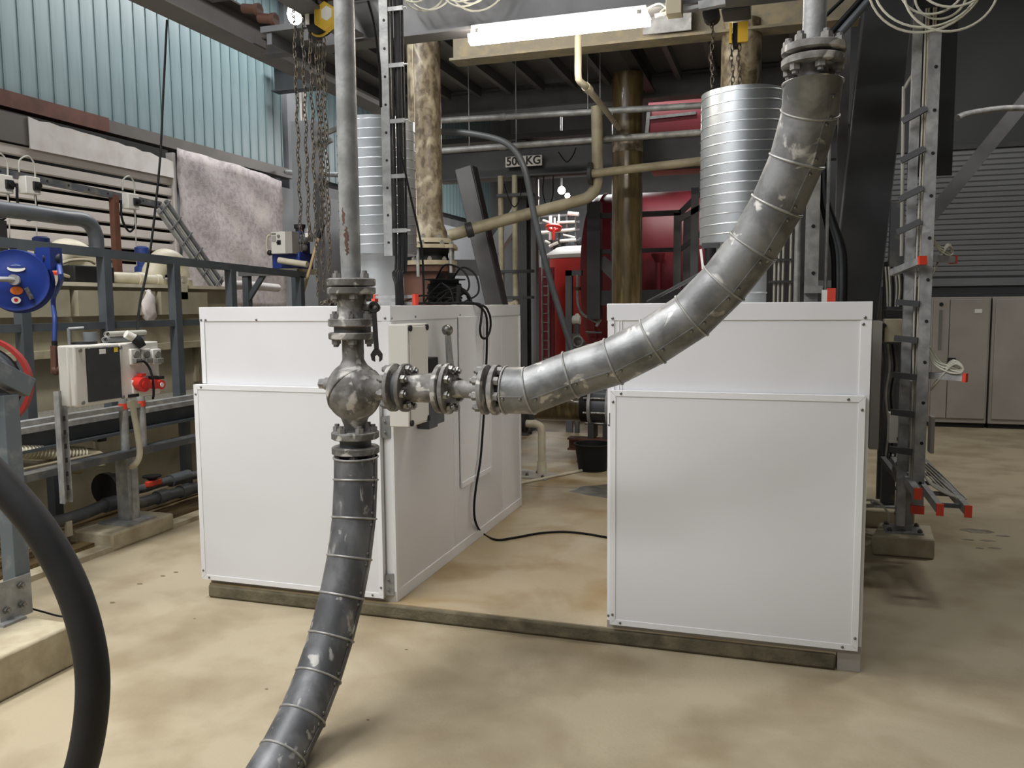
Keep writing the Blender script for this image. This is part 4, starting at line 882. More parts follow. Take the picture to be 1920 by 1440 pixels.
MB().lathe(fb_+V((0, 0, .06)), (.35, -.5, -1), [(.03, 0), (.055, .03), (.06, .07)], 16).build('lamp_shade', M_whiteedge, fw)
MB().sphere(fb_+V((.02, -.03, -.02)), .052, 14, 8).build('lamp_lens', M_flood, fw)
MB().box(fb_.x-.03, fb_.x+.03, 5.58, 5.64, fb_.z+.06, fb_.z+.5).build('lamp_bracket', M_beamd, fw)
for i, (a, b_) in enumerate(((470, 14), (500, 32))):
    e = at(a, b_, Y=7.0); tag(MB().cyl((e.x-.08, 7.0, e.z), (e.x+.1, 7.0, e.z-.03), .045, 12).cyl((e.x+.06, 7.0, e.z-.03), (e.x+.1, 7.0, e.z-.03), .06, 12).build('beam_clamp', M_rust), ('rusty clamp on the roof beam left of the flood lamp', 'rusty clamp next to the light edged cross beam')[i], 'clamp')
# coils of pale cable on the beam top
def coil(label, px, py, Y, R, n, m, cnt=5, dx=.02):
    c = at(px, py, Y=Y); t = thing('cable_coil', label, 'cable', c); r_ = random.Random(int(px))
    for i in range(cnt):
        rr = R*(1-.12*i+r_.uniform(-.03, .03)); o = V((r_.uniform(-dx, dx)*3, r_.uniform(-.03, .03), r_.uniform(-dx, dx)*2))
        MB().ring(c+o, (.12*r_.uniform(-1, 1), 1, .2*r_.uniform(-1, 1)), rr, .006, 40, 6).build('turn', m, t)
coil('pale cable coil hooked over the beam above the resin pipe', 792, -38, 5.05, .17, 40, M_wcable, 4)
coil('coil of pale cable lying on the beam left of the tube light', 884, -42, 5.05, .19, 40, M_wcable, 6)
coil('large white cable coil hanging above the right cable ladder', 1775, -38, 4.6, .27, 44, M_wcable, 6, .035)
# ================================================================== TANK WALKWAY ON THE LEFT
RX = -4.6
def zline(y): return 2.03-.027*(y-4.1)
rl = thing('walkway_railing', 'slate grey steel railing along the tank walkway', 'railing', (RX, 5.5, .83))
MB().prism([(RX-.03, 2.6, zline(2.6)-.05), (RX+.03, 2.6, zline(2.6)-.05), (RX+.03, 2.6, zline(2.6)+.01), (RX-.03, 2.6, zline(2.6)+.01)], (0, 4.85, zline(7.45)-zline(2.6))).build('top_rail', M_rail, rl)
MB().box(RX-.02, RX+.02, 2.6, 6.25, 1.455, 1.505).build('knee_rail', M_rail, rl)
for yy in (4.13, 4.83, 5.55, 6.27): MB().box(RX-.035, RX+.035, yy-.035, yy+.035, .83, zline(yy)-.04).build('post', M_rail, rl)
MB().box(RX-.03, RX+.03, 7.35, 7.42, .83, zline(7.4)-.04).build('post', M_rail, rl)
wk = thing('walkway', 'galvanised grating walkway with a dark channel edge beside the tank', 'walkway', (-4.95, 6, .8))
MB().box(RX-.05, RX-.03, 2.4, 9.5, .68, .835).box(RX-.05, RX+.03, 2.4, 9.5, .68, .70).box(RX-.05, RX+.03, 2.4, 9.5, .815, .835).build('edge_channel', M_rail, wk)
gb = MB()
for i in range(150): gb.box(-5.26, RX-.05, 2.45+i*.047, 2.452+i*.047+.006, .81, .835)
for i in range(7): gb.box(-5.26+i*.095, -5.254+i*.095, 2.45, 9.5, .812, .835)
gb.build('grating_bars', M_grate, wk, kind='stuff')
for yy in (3.2, 4.6, 6.0, 7.4): MB().box(-5.0, -4.93, yy, yy+.07, 0, .81).build('leg', M_rail, wk)
# tank
TX = -5.3; tz = at(300, 534, X=TX).z; ty1 = at(430, 540, X=TX).y
tk = thing('process_tank', 'long beige plastic tank with stiffening bands behind the slate railing', 'tank', (-6.1, 5.5, 0))
MB().box(-6.95, TX, 2.6, ty1, .67, tz-.03).build('shell', M_tank, tk); MB().box(-6.98, TX+.06, 2.58, ty1+.02, tz-.03, tz).build('rim', M_cream, tk)
zb0, zb1 = at(200, 592, X=TX+.08).z, at(200, 545, X=TX+.08).z
for a, b in ((3.75, 5.12), (5.2, 6.05), (6.12, 6.75)): MB().box(TX, TX+.08, a, b, zb0, zb1).build('stiffener', M_tank, tk)
MB().box(TX, TX+.09, 2.6, ty1, at(300, 655, X=TX).z, at(300, 643, X=TX).z).build('band', M_beige, tk)
for yy in (3.9, 4.5, 5.4, 6.6): MB().box(TX, TX+.03, yy, yy+.05, .9, at(300, 655, X=TX).z).build('rib', M_tankd, tk)
lg = at(347, 540, X=TX+.1); MB().box(TX+.06, TX+.08, lg.y-.06, lg.y+.06, tz-.13, tz+.08).cyl((TX+.078, lg.y, tz+.04), (TX+.084, lg.y, tz+.04), .018, 10).build('lifting_lug', M_cream, tk)
bg = at(270, 575, X=TX+.02); bgm = MB().sphere((0, 0, 0), .11, 14, 10, (.4, .9, 1.3)); rj = random.Random(2); bgm.v = [(TX+.07+v_[0]*rj.uniform(.7, 1.2), bg.y+v_[1]*rj.uniform(.65, 1.15), bg.z+v_[2]*rj.uniform(.85, 1.1)) for v_ in bgm.v]
tag(bgm.build('plastic_bag', M_foil), 'crumpled clear plastic bag hung on the tank side', 'bag')
# lower tank wall, trench kerb and boards
tag(MB().box(-6.9, -5.32, 2.6, 9.0, .0, .665).build('lower_tank_wall', M_tankd), 'dark beige lower tank wall under the walkway', 'tank')
struct(MB().box(-4.28, -4.165, 3.2, 9.5, 0, .035).build('trim_6', M_kerbtop))
for i, (a, b) in enumerate(((-4.42, -4.31), (-4.60, -4.47), (-4.80, -4.65), (-5.02, -4.86))):
    tag(MB().box(a, b, 2.6, 9.2, .002, .05-.006*i).build('floor_plank', M_plank), ('outermost wet timber board along the trench kerb', 'second wet timber board in from the trench kerb', 'third wet timber board in from the trench kerb', 'innermost timber board under the walkway')[i], 'plank')
# plinth with stair post
PZ = at(0, 1232, X=-3.0).z
pln = struct(MB().box(-4.1, -3.0, .6, 2.87, 0, PZ).build('plinth', M_concrete, None, .012))
pp = at(36, 1150, Z=PZ)
sp_ = thing('stair_rail', 'blue-grey stair post with a sloping handrail end, bolted to the plinth', 'railing', (pp.x, pp.y, PZ))
hz_ = at(22, 738, X=pp.x).z
MB().box(pp.x-.04, pp.x+.04, pp.y-.04, pp.y+.04, PZ, hz_).build('post', M_railL, sp_, .004)
e0 = at(38, 722, X=pp.x+.0); MB().bar((pp.x, e0.y+.03, hz_+.02), (pp.x, e0.y-.75, hz_+.45), .085, .09).build('handrail', M_railL, sp_, .004)
br = MB().box(pp.x-.04, pp.x+.09, pp.y-.16, pp.y-.04, PZ, PZ+.012).box(pp.x+.041, pp.x+.05, pp.y-.14, pp.y+.03, PZ, PZ+.19).build('bracket', M_galv, sp_)
for a, b in ((-.03, .06), (-.03, .15), (-.11, .06)): inst('bolt', ME_hexd, br, (pp.x+.05, pp.y+a, PZ+b), (1, 0, 0))
tag(MB().tube([at(54, 1140, Z=PZ+.004), at(80, 1147, Z=PZ+.004), at(110, 1155, Z=PZ+.004), at(135, 1157, Z=PZ+.004)], .0045, 6).build('thin_wire', M_cable), 'thin black wire lying on the plinth beside the stair post', 'wire')
# hose reels
rc = at(-46, 722, D=4.05); axr = (CAM-rc); axr = V((.62, -.78, .05)).normalized()
hr = thing('fire_hose_reel', 'red rimmed hose reel with grey hose behind the stair handrail', 'hose reel', rc)
MB().lathe(rc-axr*.05, axr, [(.225, 0), (.243, 0), (.243, .10), (.225, .10), (.225, 0)], 40, False).build('rim', M_red, hr)
for i in range(4): MB().ring(rc+axr*(.02*i-.02), axr, .185-.012*(i % 2), .014, 36, 8).build('hose_turn', M_pvc, hr)
MB().cyl(rc-axr*.05, rc+axr*.0, .16, 32).build('hub', M_black, hr)
rc = at(30, 526, D=4.45); axb = V((.66, -.75, .02)).normalized()
br_ = thing('hose_reel', 'blue air hose reel with stickers clamped to the railing', 'hose reel', rc)
MB().lathe(rc-axb*.09, axb, [(.155, 0), (.163, .006), (.163, .012), (.12, .016), (.1, .03), (.1, .09), (.12, .10), (.155, .104), (.163, .11), (.160, .118), (.13, .112), (.085, .128), (.0, .128)], 48, False).build('drum', M_blue, br_)
MB().lathe(rc-axb*.16, axb, [(.165, 0), (.172, .01), (.172, .02), (.15, .03)], 40).build('rear_disc', M_blue, br_)
u = axb.cross(V((0, 0, 1))).normalized(); w = u.cross(axb)
if u.dot(CR) < 0: u = -u
w = V((0, 0, 1))
f0 = rc+axb*.045
def sticker(name, du, dw, a, b, m, n=16, k=0):
    c = f0+u*du+w*dw-axb*.012
    MB().prism([c+u*(a*math.cos(2*math.pi*i/n))+w*(b*math.sin(2*math.pi*i/n)) for i in range(n)], axb*(.012+k)).build(name, m, br_)
sticker('maker_label', .01, .062, .042, .018, M_label); sticker('maker_label', .012, .07, .04, .008, M_bluep, 16, .001)
sticker('warning_label', .005, -.055, .03, .022, M_orange); sticker('notice_label', -.0, -.105, .022, .018, M_label); sticker('notice_label', -.0, -.105, .010, .010, M_redsock, 10, .001)
MB().cyl(f0, f0+axb*.05, .028, 14).tube([f0+axb*.04, f0+axb*.07-u*.05, f0+axb*.07-u*.16], .014, 8).build('swivel', M_galv, br_)
MB().bar(f0+u*.05-w*.04, f0+u*.075-w*.10, .02, .02).build('latch', M_steel, br_)
ar = rc+u*.15+w*.12-axb*.05
MB().box(ar.x-.05, ar.x+.05, ar.y-.03, ar.y+.05, ar.z-.06, ar.z+.06).build('bracket', M_blue, br_); MB().cyl(ar-u*.02, ar+u*.06, .032, 12).build('guide_roller', M_black, br_)
h0 = ar+u*.05-V((0, 0, .02)); h1 = at(102, 640, X=-4.25); h2 = at(104, 690, X=-4.25)
MB().tube([h0, h0+V((.03, -.02, -.1)), at(100, 560, X=-4.28), at(103, 600, X=-4.26), h1], .014, 10).build('hose', M_bluep, br_)
gun = MB().cyl(h1, h2, .017, 10, .013); gun.build('hose_tail', M_black, br_)
gp = thing('air_gun', 'dark red trigger gun hanging from the blue hose beside the socket box', 'air gun', h2)
MB().bar(at(104, 648, X=-4.2), at(105, 700, X=-4.2), .04, .04).sphere(at(106, 694, X=-4.2), .032, 10, 8).build('grip', M_rust, gp); MB().tube([at(110, 688, X=-4.18), at(114, 676, X=-4.18), at(119, 662, X=-4.18)], .007, 6).build('trigger', M_pvcd, gp)
# ------------------------------------------------------------------ socket box on its pedestal
BX = -4.03
yb0, ybm, yb1 = at(141, 700, X=BX).y, at(228, 700, X=BX).y, at(301, 690, X=BX).y
bz0, bz1 = at(228, 752, X=BX).z, at(228, 643, X=BX).z
bw = at(109, 700, Y=yb0).x
sb_ = thing('socket_box', 'white distribution box with smoked window, grey sockets and red power sockets', 'electrical box', (BX-.1, (yb0+yb1)/2, bz0))
MB().box(bw, BX-.05, yb0, ybm-.004, bz0, bz1).build('case', M_abs, sb_, .01); MB().box(BX-.05, BX, yb0, ybm-.004, bz0, bz1).build('front_frame', M_abs, sb_, .012)
MB().box(bw, BX-.01, ybm+.004, yb1, bz0+.01, bz1-.004).build('socket_case', M_abs, sb_, .008)
wn = MB().box(BX-.004, BX+.006, yb0+.085, ybm-.01, bz0+.022, bz1-.02).build('smoked_window', M_glass, sb_, .004)
MB().box(BX+.006, BX+.008, yb0+.19, yb0+.24, bz1-.06, bz1-.03).build('label', M_label, wn); MB().box(BX+.006, BX+.008, ybm-.06, ybm-.03, bz1-.055, bz1-.026).build('label', M_ylabel, wn)
for yy in (yb0+.045, ybm-.0): 
    for zz in (bz0+.025, bz1-.03): MB().cyl((BX-.004, yy, zz), (BX+.008, yy, zz), .012, 10).build('corner_screw', M_sockgrey, sb_)
for k, px in enumerate((252, 272, 292)):
    q = at(px, 668, X=BX); so = MB().box(BX-.01, BX+.012, q.y-.042, q.y+.042, q.z-.055, q.z+.05).build('socket', M_abs, sb_, .006)
    MB().cyl((BX+.01, q.y, q.z+.012), (BX+.024, q.y, q.z+.012), .024, 16).build('socket_face', M_sockgrey, so); MB().box(BX+.012, BX+.04, q.y-.03, q.y+.03, q.z-.045, q.z-.012).build('socket_lid', M_sockgrey, so, .003)
MB().box(BX-.01, BX+.008, at(248, 720, X=BX).y, at(262, 720, X=BX).y, bz0+.035, bz0+.125).build('blank_plate', M_abs, sb_, .004)
MB().box(BX-.01, BX+.004, at(242, 740, X=BX).y, at(260, 740, X=BX).y, bz0+.014, bz0+.034).build('nameplate', M_print, sb_)
for px, r, out in ((266, .048, .07), (287, .032, .06), (300, .032, .06)):
    q = at(px, 718, X=BX+.03); so = MB().cyl((BX-.02, q.y, q.z), (BX+out, q.y-.02, q.z-.01), r, 22).build('power_socket', M_redsock, sb_)
    MB().cyl((BX+out, q.y-.02, q.z-.01), (BX+out+.006, q.y-.02, q.z-.01), r*.5, 16).build('socket_mouth', M_abs if px == 300 else M_redsock, so)
    MB().box(BX+.01, BX+.05, q.y-.02, q.y+.02, q.z+r-.005, q.z+r+.015).build('lid_hinge', M_redsock if px == 266 else M_print, so)
pq = at(256, 678, X=BX+.05)
tag(MB().tube([pq, pq+V((.03, .03, 0)), at(280, 690, X=BX+.09), at(286, 710, X=BX+.11), at(288, 735, X=BX+.11), at(287, 748, X=BX+.1)], .008, 8).build('plug_lead', M_cable), 'black plug lead looping down from the first grey socket', 'cable')
# things on the box
t0 = at(158, 640, X=BX-.12); dl = tag(MB().cyl((t0.x, t0.y, bz1), (t0.x, t0.y, bz1+.014), .075, 24).build('dark_lid', M_print), 'flat black round lid on top of the socket box', 'lid')
tp = tag(MB().pipe((t0.x+.02, t0.y+.03, bz1+.015), (t0.x+.02, t0.y+.03, bz1+.075), .042, .018, 24).build('tape_roll', M_tape), 'roll of grey tape standing on the black lid', 'tape')
tag(MB().cyl((t0.x-.07, t0.y-.045, bz1+.0), (t0.x-.07, t0.y-.045, bz1+.10), .012, 10).cyl((t0.x-.07, t0.y-.05, bz1+.095), (t0.x-.03, t0.y+.03, bz1+.10), .011, 10).build('small_tap', M_galv), 'small metal tap behind the tape roll', 'tap')
a0, a1 = at(198, 637, X=BX-.1), at(268, 634, X=BX-.13)
for i in range(4):
    o = V((-.022*(i % 2), .01*i, bz1+.02+(.034 if i > 1 else 0))); p_, q_ = V((a0.x, a0.y, 0))+o, V((a1.x, a1.y, 0))+o
    tag(MB().pipe(p_, q_, .019, .004, 14).build('plastic_sleeve', M_gcable if i else M_tape), 'grey plastic sleeve lying in a bundle on the socket box', 'sleeve', 'plastic sleeves on the socket box')
g0, g1, g2 = at(236, 626, X=BX-.02), at(252, 634, X=BX), at(267, 650, X=BX+.03)
pc = thing('plug_connector', 'black cable plug with a pale cap hanging over the socket box edge', 'plug', (g1.x, g1.y, bz1)); 
MB().cyl(g0, g1, .026, 14).build('plug_cap', M_abs, pc); MB().tube([g1, g1*.5+g2*.5+V((0, 0, .01)), g2], [.032, .032, .026], 14).build('plug_body', M_black, pc)
# pedestal
pd = thing('pedestal', 'galvanised strut pedestal carrying the socket box on a concrete pad', 'stand', (-4.32, 4.55, .1))
q0 = at(243, 985, X=-4.32); yq = q0.y
MB().box(-4.37, -4.27, yq-.05, yq+.05, .13, .58).box(-4.28, -4.262, yq-.018, yq+.018, .16, .50).build('lower_post', M_galv, pd)
pl = MB().box(-4.45, -4.19, yq-.15, yq+.12, .12, .132).build('base_plate', M_galv, pd)
MB().box(-4.36, -4.24, 3.2, 5.9, .575, .62).build('cross_rail', M_pvcd, pd)
for px in (233, 266): 
    q = at(px, 800, X=-4.32); MB().cyl((-4.32, q.y, .6), (-4.32, q.y, bz0), .03, 12).build('upright', M_galv, pd); MB().cyl((-4.32, q.y, bz0-.10), (-4.32, q.y, bz0-.06), .032, 12).build('band', M_redcap, pd)
MB().box(-4.44, -4.38, 3.2, 6.2, .84, .875).box(-4.36, -4.30, 3.3, 6.0, .90, .93).build('tray_rail', M_galv, pd)
q = at(113, 830, X=-4.15); MB().channel((-4.15, q.y, .42), (-4.15, q.y, bz0+.1), .06, .04, .005, up=(1, 0, 0)).build('side_strut', M_galv, pd)
for i in range(6): MB().box(-4.112, -4.108, q.y-.008, q.y+.008, .5+i*.085, .53+i*.085).build('slot', M_dark, pd)
MB().tube([at(248, 752, X=-4.2), at(252, 780, X=-4.18), at(259, 820, X=-4.17), at(262, 850, X=-4.17), at(256, 868, X=-4.2), at(244, 876, X=-4.28)], .02, 12).build('conduit', M_cream, pd); MB().cyl(at(248, 752, X=-4.2), at(249, 764, X=-4.2), .034, 12).build('gland', M_cream, pd)
tag(MB().prism([(-4.52, yq-.33, .0), (-4.16, yq-.33, .0), (-4.16, yq+.26, .0), (-4.52, yq+.26, .0)], (0, 0, .12)).build('concrete_pad', M_concrete, None, .015), 'low concrete pad under the socket box pedestal', 'pad')
# low pipework
lp = thing('drain_run', 'dusty grey plastic drain pipe running along under the walkway', 'pipe', at(200, 950, X=-4.55))
MB().tube([at(-20, 1003, X=-4.5), at(100, 980, X=-4.5), at(160, 962, X=-4.5), at(205, 945, X=-4.5), at(260, 943, X=-4.5), at(300, 932, X=-4.5), at(340, 922, X=-4.5), at(400, 905, X=-4.5)], .042, 14, True, 5).build('pipe', M_pvcd, lp)
for a, b in ((206, 945), (302, 931), (345, 920)): c_ = at(a, b, X=-4.5); MB().cyl(c_-V((0, .05, 0)), c_+V((0, .05, 0)), .053, 16).build('socket', M_pvc, lp)
MB().box(-4.47, -4.45, at(127, 975, X=-4.46).y-.02, at(133, 975, X=-4.46).y, .10, .20).build('tie', M_cream, lp)
lq = thing('valve_run', 'upper grey plastic pipe with an orange ball valve under the walkway', 'pipe', at(290, 905, X=-4.62))
MB().tube([at(215, 920, X=-4.65), at(260, 918, X=-4.62), at(300, 906, X=-4.62), at(345, 895, X=-4.62), at(400, 884, X=-4.62)], .034, 12).build('pipe', M_pvcd, lq)
c_ = at(335, 897, X=-4.62); MB().cyl(c_-V((0, .1, .0)), c_+V((0, .12, .0)), .05, 14).build('socket', M_pvc, lq)
c_ = at(289, 908, X=-4.58); MB().box(c_.x-.02, c_.x+.02, c_.y-.08, c_.y+.07, c_.z-.01, c_.z+.035).build('valve_handle', M_redcap, lq, .008)
c_ = at(285, 894, X=-4.6); MB().lathe(c_-V((0, 0, .03)), (0, 0, 1), [(.02, 0), (.045, .02), (.07, .03), (.07, .04)], 16).build('hand_knob', M_black, lq)
c_ = at(205, 915, X=-4.7); MB().cyl(c_-V((0, .05, 0)), c_+V((0, .0, 0)), .12, 20).cyl(c_+V((0, .02, 0)), c_+V((0, .06, 0)), .10, 20).build('flange', M_black, lq)
rh = thing('ribbed_hose', 'cream ribbed suction hose on a bracket below the socket box', 'hose', at(100, 848, X=-4.6))
p0, p1 = at(-20, 846, X=-4.62), at(155, 850, X=-4.62)
MB().cyl(p0, p1, .04, 14).build('hose', M_cream, rh)
for i in range(26): MB().ring(p0+(p1-p0)*(i/25), p1-p0, .041, .007, 14, 5).build('rib', M_cream, rh)
MB().tube([p1, at(172, 852, X=-4.62), at(186, 858, X=-4.6), at(186, 872, X=-4.6)], .042, 12).build('elbow', M_beige, rh)
p0, p1 = at(-20, 873, X=-4.7), at(150, 880, X=-4.7)
tag(MB().cyl(p0, p1, .035, 12).build('suction_pipe', M_tankd), 'dusty beige pipe below the ribbed hose', 'pipe')
tag(MB().bar(at(40, 890, X=-4.5), at(190, 858, X=-4.5), .06, .07).bar(at(120, 873, X=-4.5), at(120, 873, X=-4.5)+V((-.83, 0, 0)), .05, .05).build('hose_bracket', M_tankd), 'dusty angle bracket under the ribbed hose', 'bracket')
e = at(178, 792, X=-4.7); kn = thing('sample_valve', 'small dusty valve hanging below the walkway channel', 'valve', e)
MB().tube([e+V((0, .12, .03)), e+V((0, .03, .03)), e, e+V((0, 0, -.05))], .025, 10).sphere(e+V((0, 0, -.10)), .04, 10, 8).cyl(e+V((0, 0, -.2)), e+V((0, 0, -.1)), .02, 10).build('valve_body', M_beige, kn); MB().box(e.x+.02, e.x+.05, e.y-.01, e.y+.05, e.z-.14, e.z-.06).build('handle', M_print, kn)
# ------------------------------------------------------------------ pipework and pumps over the tank
GX = -6.0
gp_ = thing('pvc_pipe', 'large dark grey plastic pipe turning down into the tank', 'pipe', at(180, 460, X=GX))
MB().tube([at(-60, 386, X=GX), at(0, 392, X=GX), at(60, 399, X=GX), at(120, 408, X=GX), at(150, 411, X=GX), at(168, 420, X=GX), at(178, 438, X=GX), at(181, 462, X=GX), at(181, 530, X=GX)], .066, 20, True, 5).build('pipe', M_pvc, gp_)
MB().cyl(at(4, 393, X=GX), at(-12, 391, X=GX), .071, 20).build('coupling', M_pvc, gp_)
tag(MB().box(GX-.03, GX+.03, at(2, 430, X=GX).y-.04, at(8, 430, X=GX).y, tz, at(5, 400, X=GX).z-.06).build('pipe_prop', M_dark), 'black prop under the large grey plastic pipe', 'prop')
def pump(label, px, py, s):
    c_ = at(px, py, X=-6.2); t = thing('dosing_pump', label, 'pump', (c_.x, c_.y, tz))
    MB().lathe((c_.x, c_.y, tz+.1), (0, 0, 1), [(.10*s, 0), (.10*s, .14*s), (.075*s, .16*s), (.075*s, .3*s), (.09*s, .31*s), (.09*s, .40*s), (.06*s, .42*s)], 20).build('motor', M_bluep, t)
    MB().cyl((c_.x, c_.y, tz), (c_.x, c_.y, tz+.1), .05, 14).build('pump_foot', M_black, t); return c_
pump('blue pump motor on the tank rim behind the blue hose reel', 78, 470, .78); pump('blue pump motor on the tank beside the open cream pipe ends', 266, 480, .76)
def elbow(label, px, py, s):
    c_ = at(px, py, X=-5.75); t = thing('fan_elbow', label, 'elbow', (c_.x, c_.y, tz))
    pts = [V((c_.x, c_.y-.26*s, tz+.09)), V((c_.x, c_.y-.24*s, tz+.18*s)), V((c_.x, c_.y-.10*s, tz+.30*s)), V((c_.x, c_.y+.08*s, tz+.28*s)), V((c_.x, c_.y+.16*s, tz+.16*s)), V((c_.x, c_.y+.17*s, tz+.09))]
    MB().tube(pts, [.12*s, .125*s, .13*s, .13*s, .125*s, .12*s], 20, True, 6).build('elbow', M_cream, t)
    for e_ in (pts[0], pts[-1]): MB().cyl((e_.x, e_.y, tz), (e_.x, e_.y, tz+.07), .145*s, 20).build('collar', M_beige, t)
elbow('bulging cream plastic elbow under the large grey pipe', 135, 480, .88); elbow('bulging cream plastic elbow beside the cable tray', 316, 488, .85)
c_ = at(160, 505, X=-5.45); tag(MB().box(c_.x-.09, c_.x+.09, c_.y-.2, c_.y+.22, tz, tz+.14).build('black_crate', M_black, None, .01), 'dark slatted crate on the tank behind the railing', 'crate')
for i, (a, b, r) in enumerate((((205, 523), (266, 515), .056), ((270, 528), (299, 521), .05))):
    p_, q_ = at(a[0], a[1], X=-5.45), at(b[0], b[1], X=-5.42-.02*i); p_.z = q_.z = tz+r
    tag(MB().pipe(p_, q_, r*.86, .02, 20).pipe(q_-(q_-p_).normalized()*.06, q_+V((0, .0, 0)), r, .022, 20).build('pipe_offcut', M_cream), ('longer cream pipe offcut with an open socket lying on the tank rim', 'shorter cream pipe offcut with an open end lying on the tank rim')[i], 'pipe')
tag(MB().tube([at(100, 508, X=-5.5), at(112, 496, X=-5.5), at(135, 488, X=-5.5), at(165, 488, X=-5.5), at(178, 494, X=-5.5)], .013, 8).build('beige_tube', M_beige), 'thin beige tube arching over the dark crate', 'tube')
tag(MB().tube([at(98, 513, X=-5.42), at(115, 514, X=-5.42), at(140, 522, X=-5.42), at(178, 530, X=-5.42)], .013, 8).build('beige_tube', M_beige), 'thin beige tube lying along the tank rim', 'tube')
tag(MB().cyl(at(98, 512, X=-5.38), at(112, 512, X=-5.38), .017, 10).build('red_nozzle', M_redcap), 'orange nozzle tip on the thin beige tube', 'nozzle')
# perforated bar with switch boxes
KX = -6.3
bar = thing('perforated_bar', 'rusty perforated square bar on posts carrying small switch boxes', 'bar', at(150, 350, X=KX))
k0, k1 = at(-20, 318, X=KX), at(300, 384, X=KX)
MB().bar(k0, k1, .05, .06).build('bar', M_rustbar if False else M_pvcd, bar)
for i in range(9): c_ = k0+(k1-k0)*(i/8.5+.04); MB().cyl(c_+V((.024, 0, 0)), c_+V((.028, 0, 0)), .011, 8).build('hole', M_dark, bar)
c_ = at(213, 366, X=KX); MB().box(KX-.03, KX+.03, c_.y-.035, c_.y+.035, tz, c_.z).build('post', M_rustbar, bar)
for i, (px, py, lab) in enumerate(((4, 345, 'white switch box at the outer end of the perforated bar'), (56, 348, 'white switch box with a black knob above the large grey pipe'), (245, 378, 'white switch box with a black knob beside the cable tray'))):
    c_ = at(px, py, X=KX+.06); t = thing('switch_box', lab, 'switch box', c_)
    MB().box(c_.x-.05, c_.x+.04, c_.y-.075, c_.y+.075, c_.z-.075, c_.z+.075).build('case', M_abs, t, .006); MB().box(c_.x+.04, c_.x+.06, c_.y-.01, c_.y+.065, c_.z-.04, c_.z+.035).build('knob_plate', M_print, t, .004); MB().cyl((c_.x+.06, c_.y+.03, c_.z), (c_.x+.085, c_.y+.03, c_.z), .022, 12).build('knob', M_black, t)
    MB().tube([c_+V((0, -.10, .10)), c_+V((0, -.09, .2)), c_+V((0, 0, .25)), c_+V((0, .06, .19)), c_+V((0, .06, .08))], .008, 6).build('lead', M_gcable, t)
    MB().tube([c_+V((0, -.13, -.0)), c_+V((0, -.13, -.18)), c_+V((0, -.04, -.30)), c_+V((0, .05, -.22)), c_+V((0, .05, -.08))], .011, 6).build('lead', M_cable, t)
    MB().tube([c_+V((.02, .03, -.08)), c_+V((.02, .03, -.25)), c_+V((.02, .02, -.5)), V((c_.x+.02, c_.y+.03, tz+.05))], .006, 6).build('lead', M_gcable, t)
# cable tray
ct = thing('cable_tray', 'steep cable tray with grey cables dropping beside the fleece sheet', 'cable tray', at(415, 545, X=-6.0))
a_, b_ = at(303, 384, X=-6.15), at(412, 540, X=-6.0); d_ = (b_-a_).normalized(); sd = V((0, 1, .25)); sd = (sd-d_*sd.dot(d_)).normalized()
for s_ in (-.10, .10): MB().bar(a_+sd*s_, b_+sd*s_, .012, .035, (1, 0, 0)).build('side_rail', M_galv, ct)
for i in range(5): MB().cyl(a_+sd*-.07+sd*.034*i, b_+sd*-.07+sd*.034*i, .011, 8).build('cable', (M_gcable, M_pvc, M_galv)[i % 3], ct)
for i in range(6): c_ = a_+(b_-a_)*(i/5.5+.03); MB().bar(c_-sd*.12+V((.02, 0, 0)), c_+sd*.12+V((.02, 0, 0)), .012, .012).build('rung', M_beam, ct)
tag(MB().tube([at(313, 38, X=-5.2), at(306, 180, X=-5.15), at(300, 300, X=-5.1), at(288, 420, X=-5.0), at(277, 500, X=-4.9), at(264, 560, X=-4.6), at(259, 600, X=-4.35), at(258, 636, X=-4.16)], .0095, 8).build('hanging_cable', M_cable), 'long black cable hanging from the roof beam down to the socket box', 'cable')
tag(MB().tube([at(425, 535, X=-5.6), at(460, 535, X=-5.8), at(520, 540, X=-6.2)], .05, 12).build('white_wall_pipe', M_foil), 'thick pale pipe along the wall beyond the tank', 'pipe')
# bench with dosing unit
BY_ = 7.75
b0, b1 = at(470, 507, Y=BY_), at(578, 512, Y=BY_)
bn = thing('steel_bench', 'small dark steel bench behind the railing end', 'bench', ((b0.x+b1.x)/2, BY_, .83))
MB().box(b0.x, b1.x, BY_-.2, BY_+.25, b0.z-.05, b0.z).build('top', M_beige, bn); MB().box(b0.x, b1.x, BY_-.22, BY_-.18, b0.z-.07, b0.z-.01).build('front_rail', M_beam, bn)
for xx in (b0.x+.03, b1.x-.08): MB().box(xx, xx+.07, BY_-.2, BY_-.13, .836, b0.z-.05).build('leg', M_rail, bn)
MB().bar((b0.x+.05, BY_-.17, b0.z-.35), (b0.x+.28, BY_-.17, b0.z-.05), .04, .05).build('brace', M_rail, bn)
uz = b0.z
dv = thing('dosing_unit', 'blue dosing unit with a grey control box on the steel bench', 'machine', at(530, 490, Y=BY_-.1))
g0, g1 = at(510, 490, Y=BY_-.15), at(560, 433, Y=BY_-.15); fb0, fb1 = at(509, 476, Y=BY_-.25), at(534, 434, Y=BY_-.25)
MB().box(g0.x, g1.x, BY_-.15, BY_+.12, uz, at(530, 474, Y=BY_-.15).z).box(at(545, 470, Y=BY_).x, g1.x-.02, BY_-.1, BY_+.1, uz, g1.z).build('frame', M_blue, dv, .01)
cbx = MB().box(fb0.x, fb1.x, BY_-.25, BY_-.1, fb0.z, fb1.z).build('control_box', M_abs, dv, .004)
MB().box(fb1.x, fb1.x+.075, BY_-.24, BY_-.1, fb0.z, fb1.z).build('control_side', M_cab, dv)
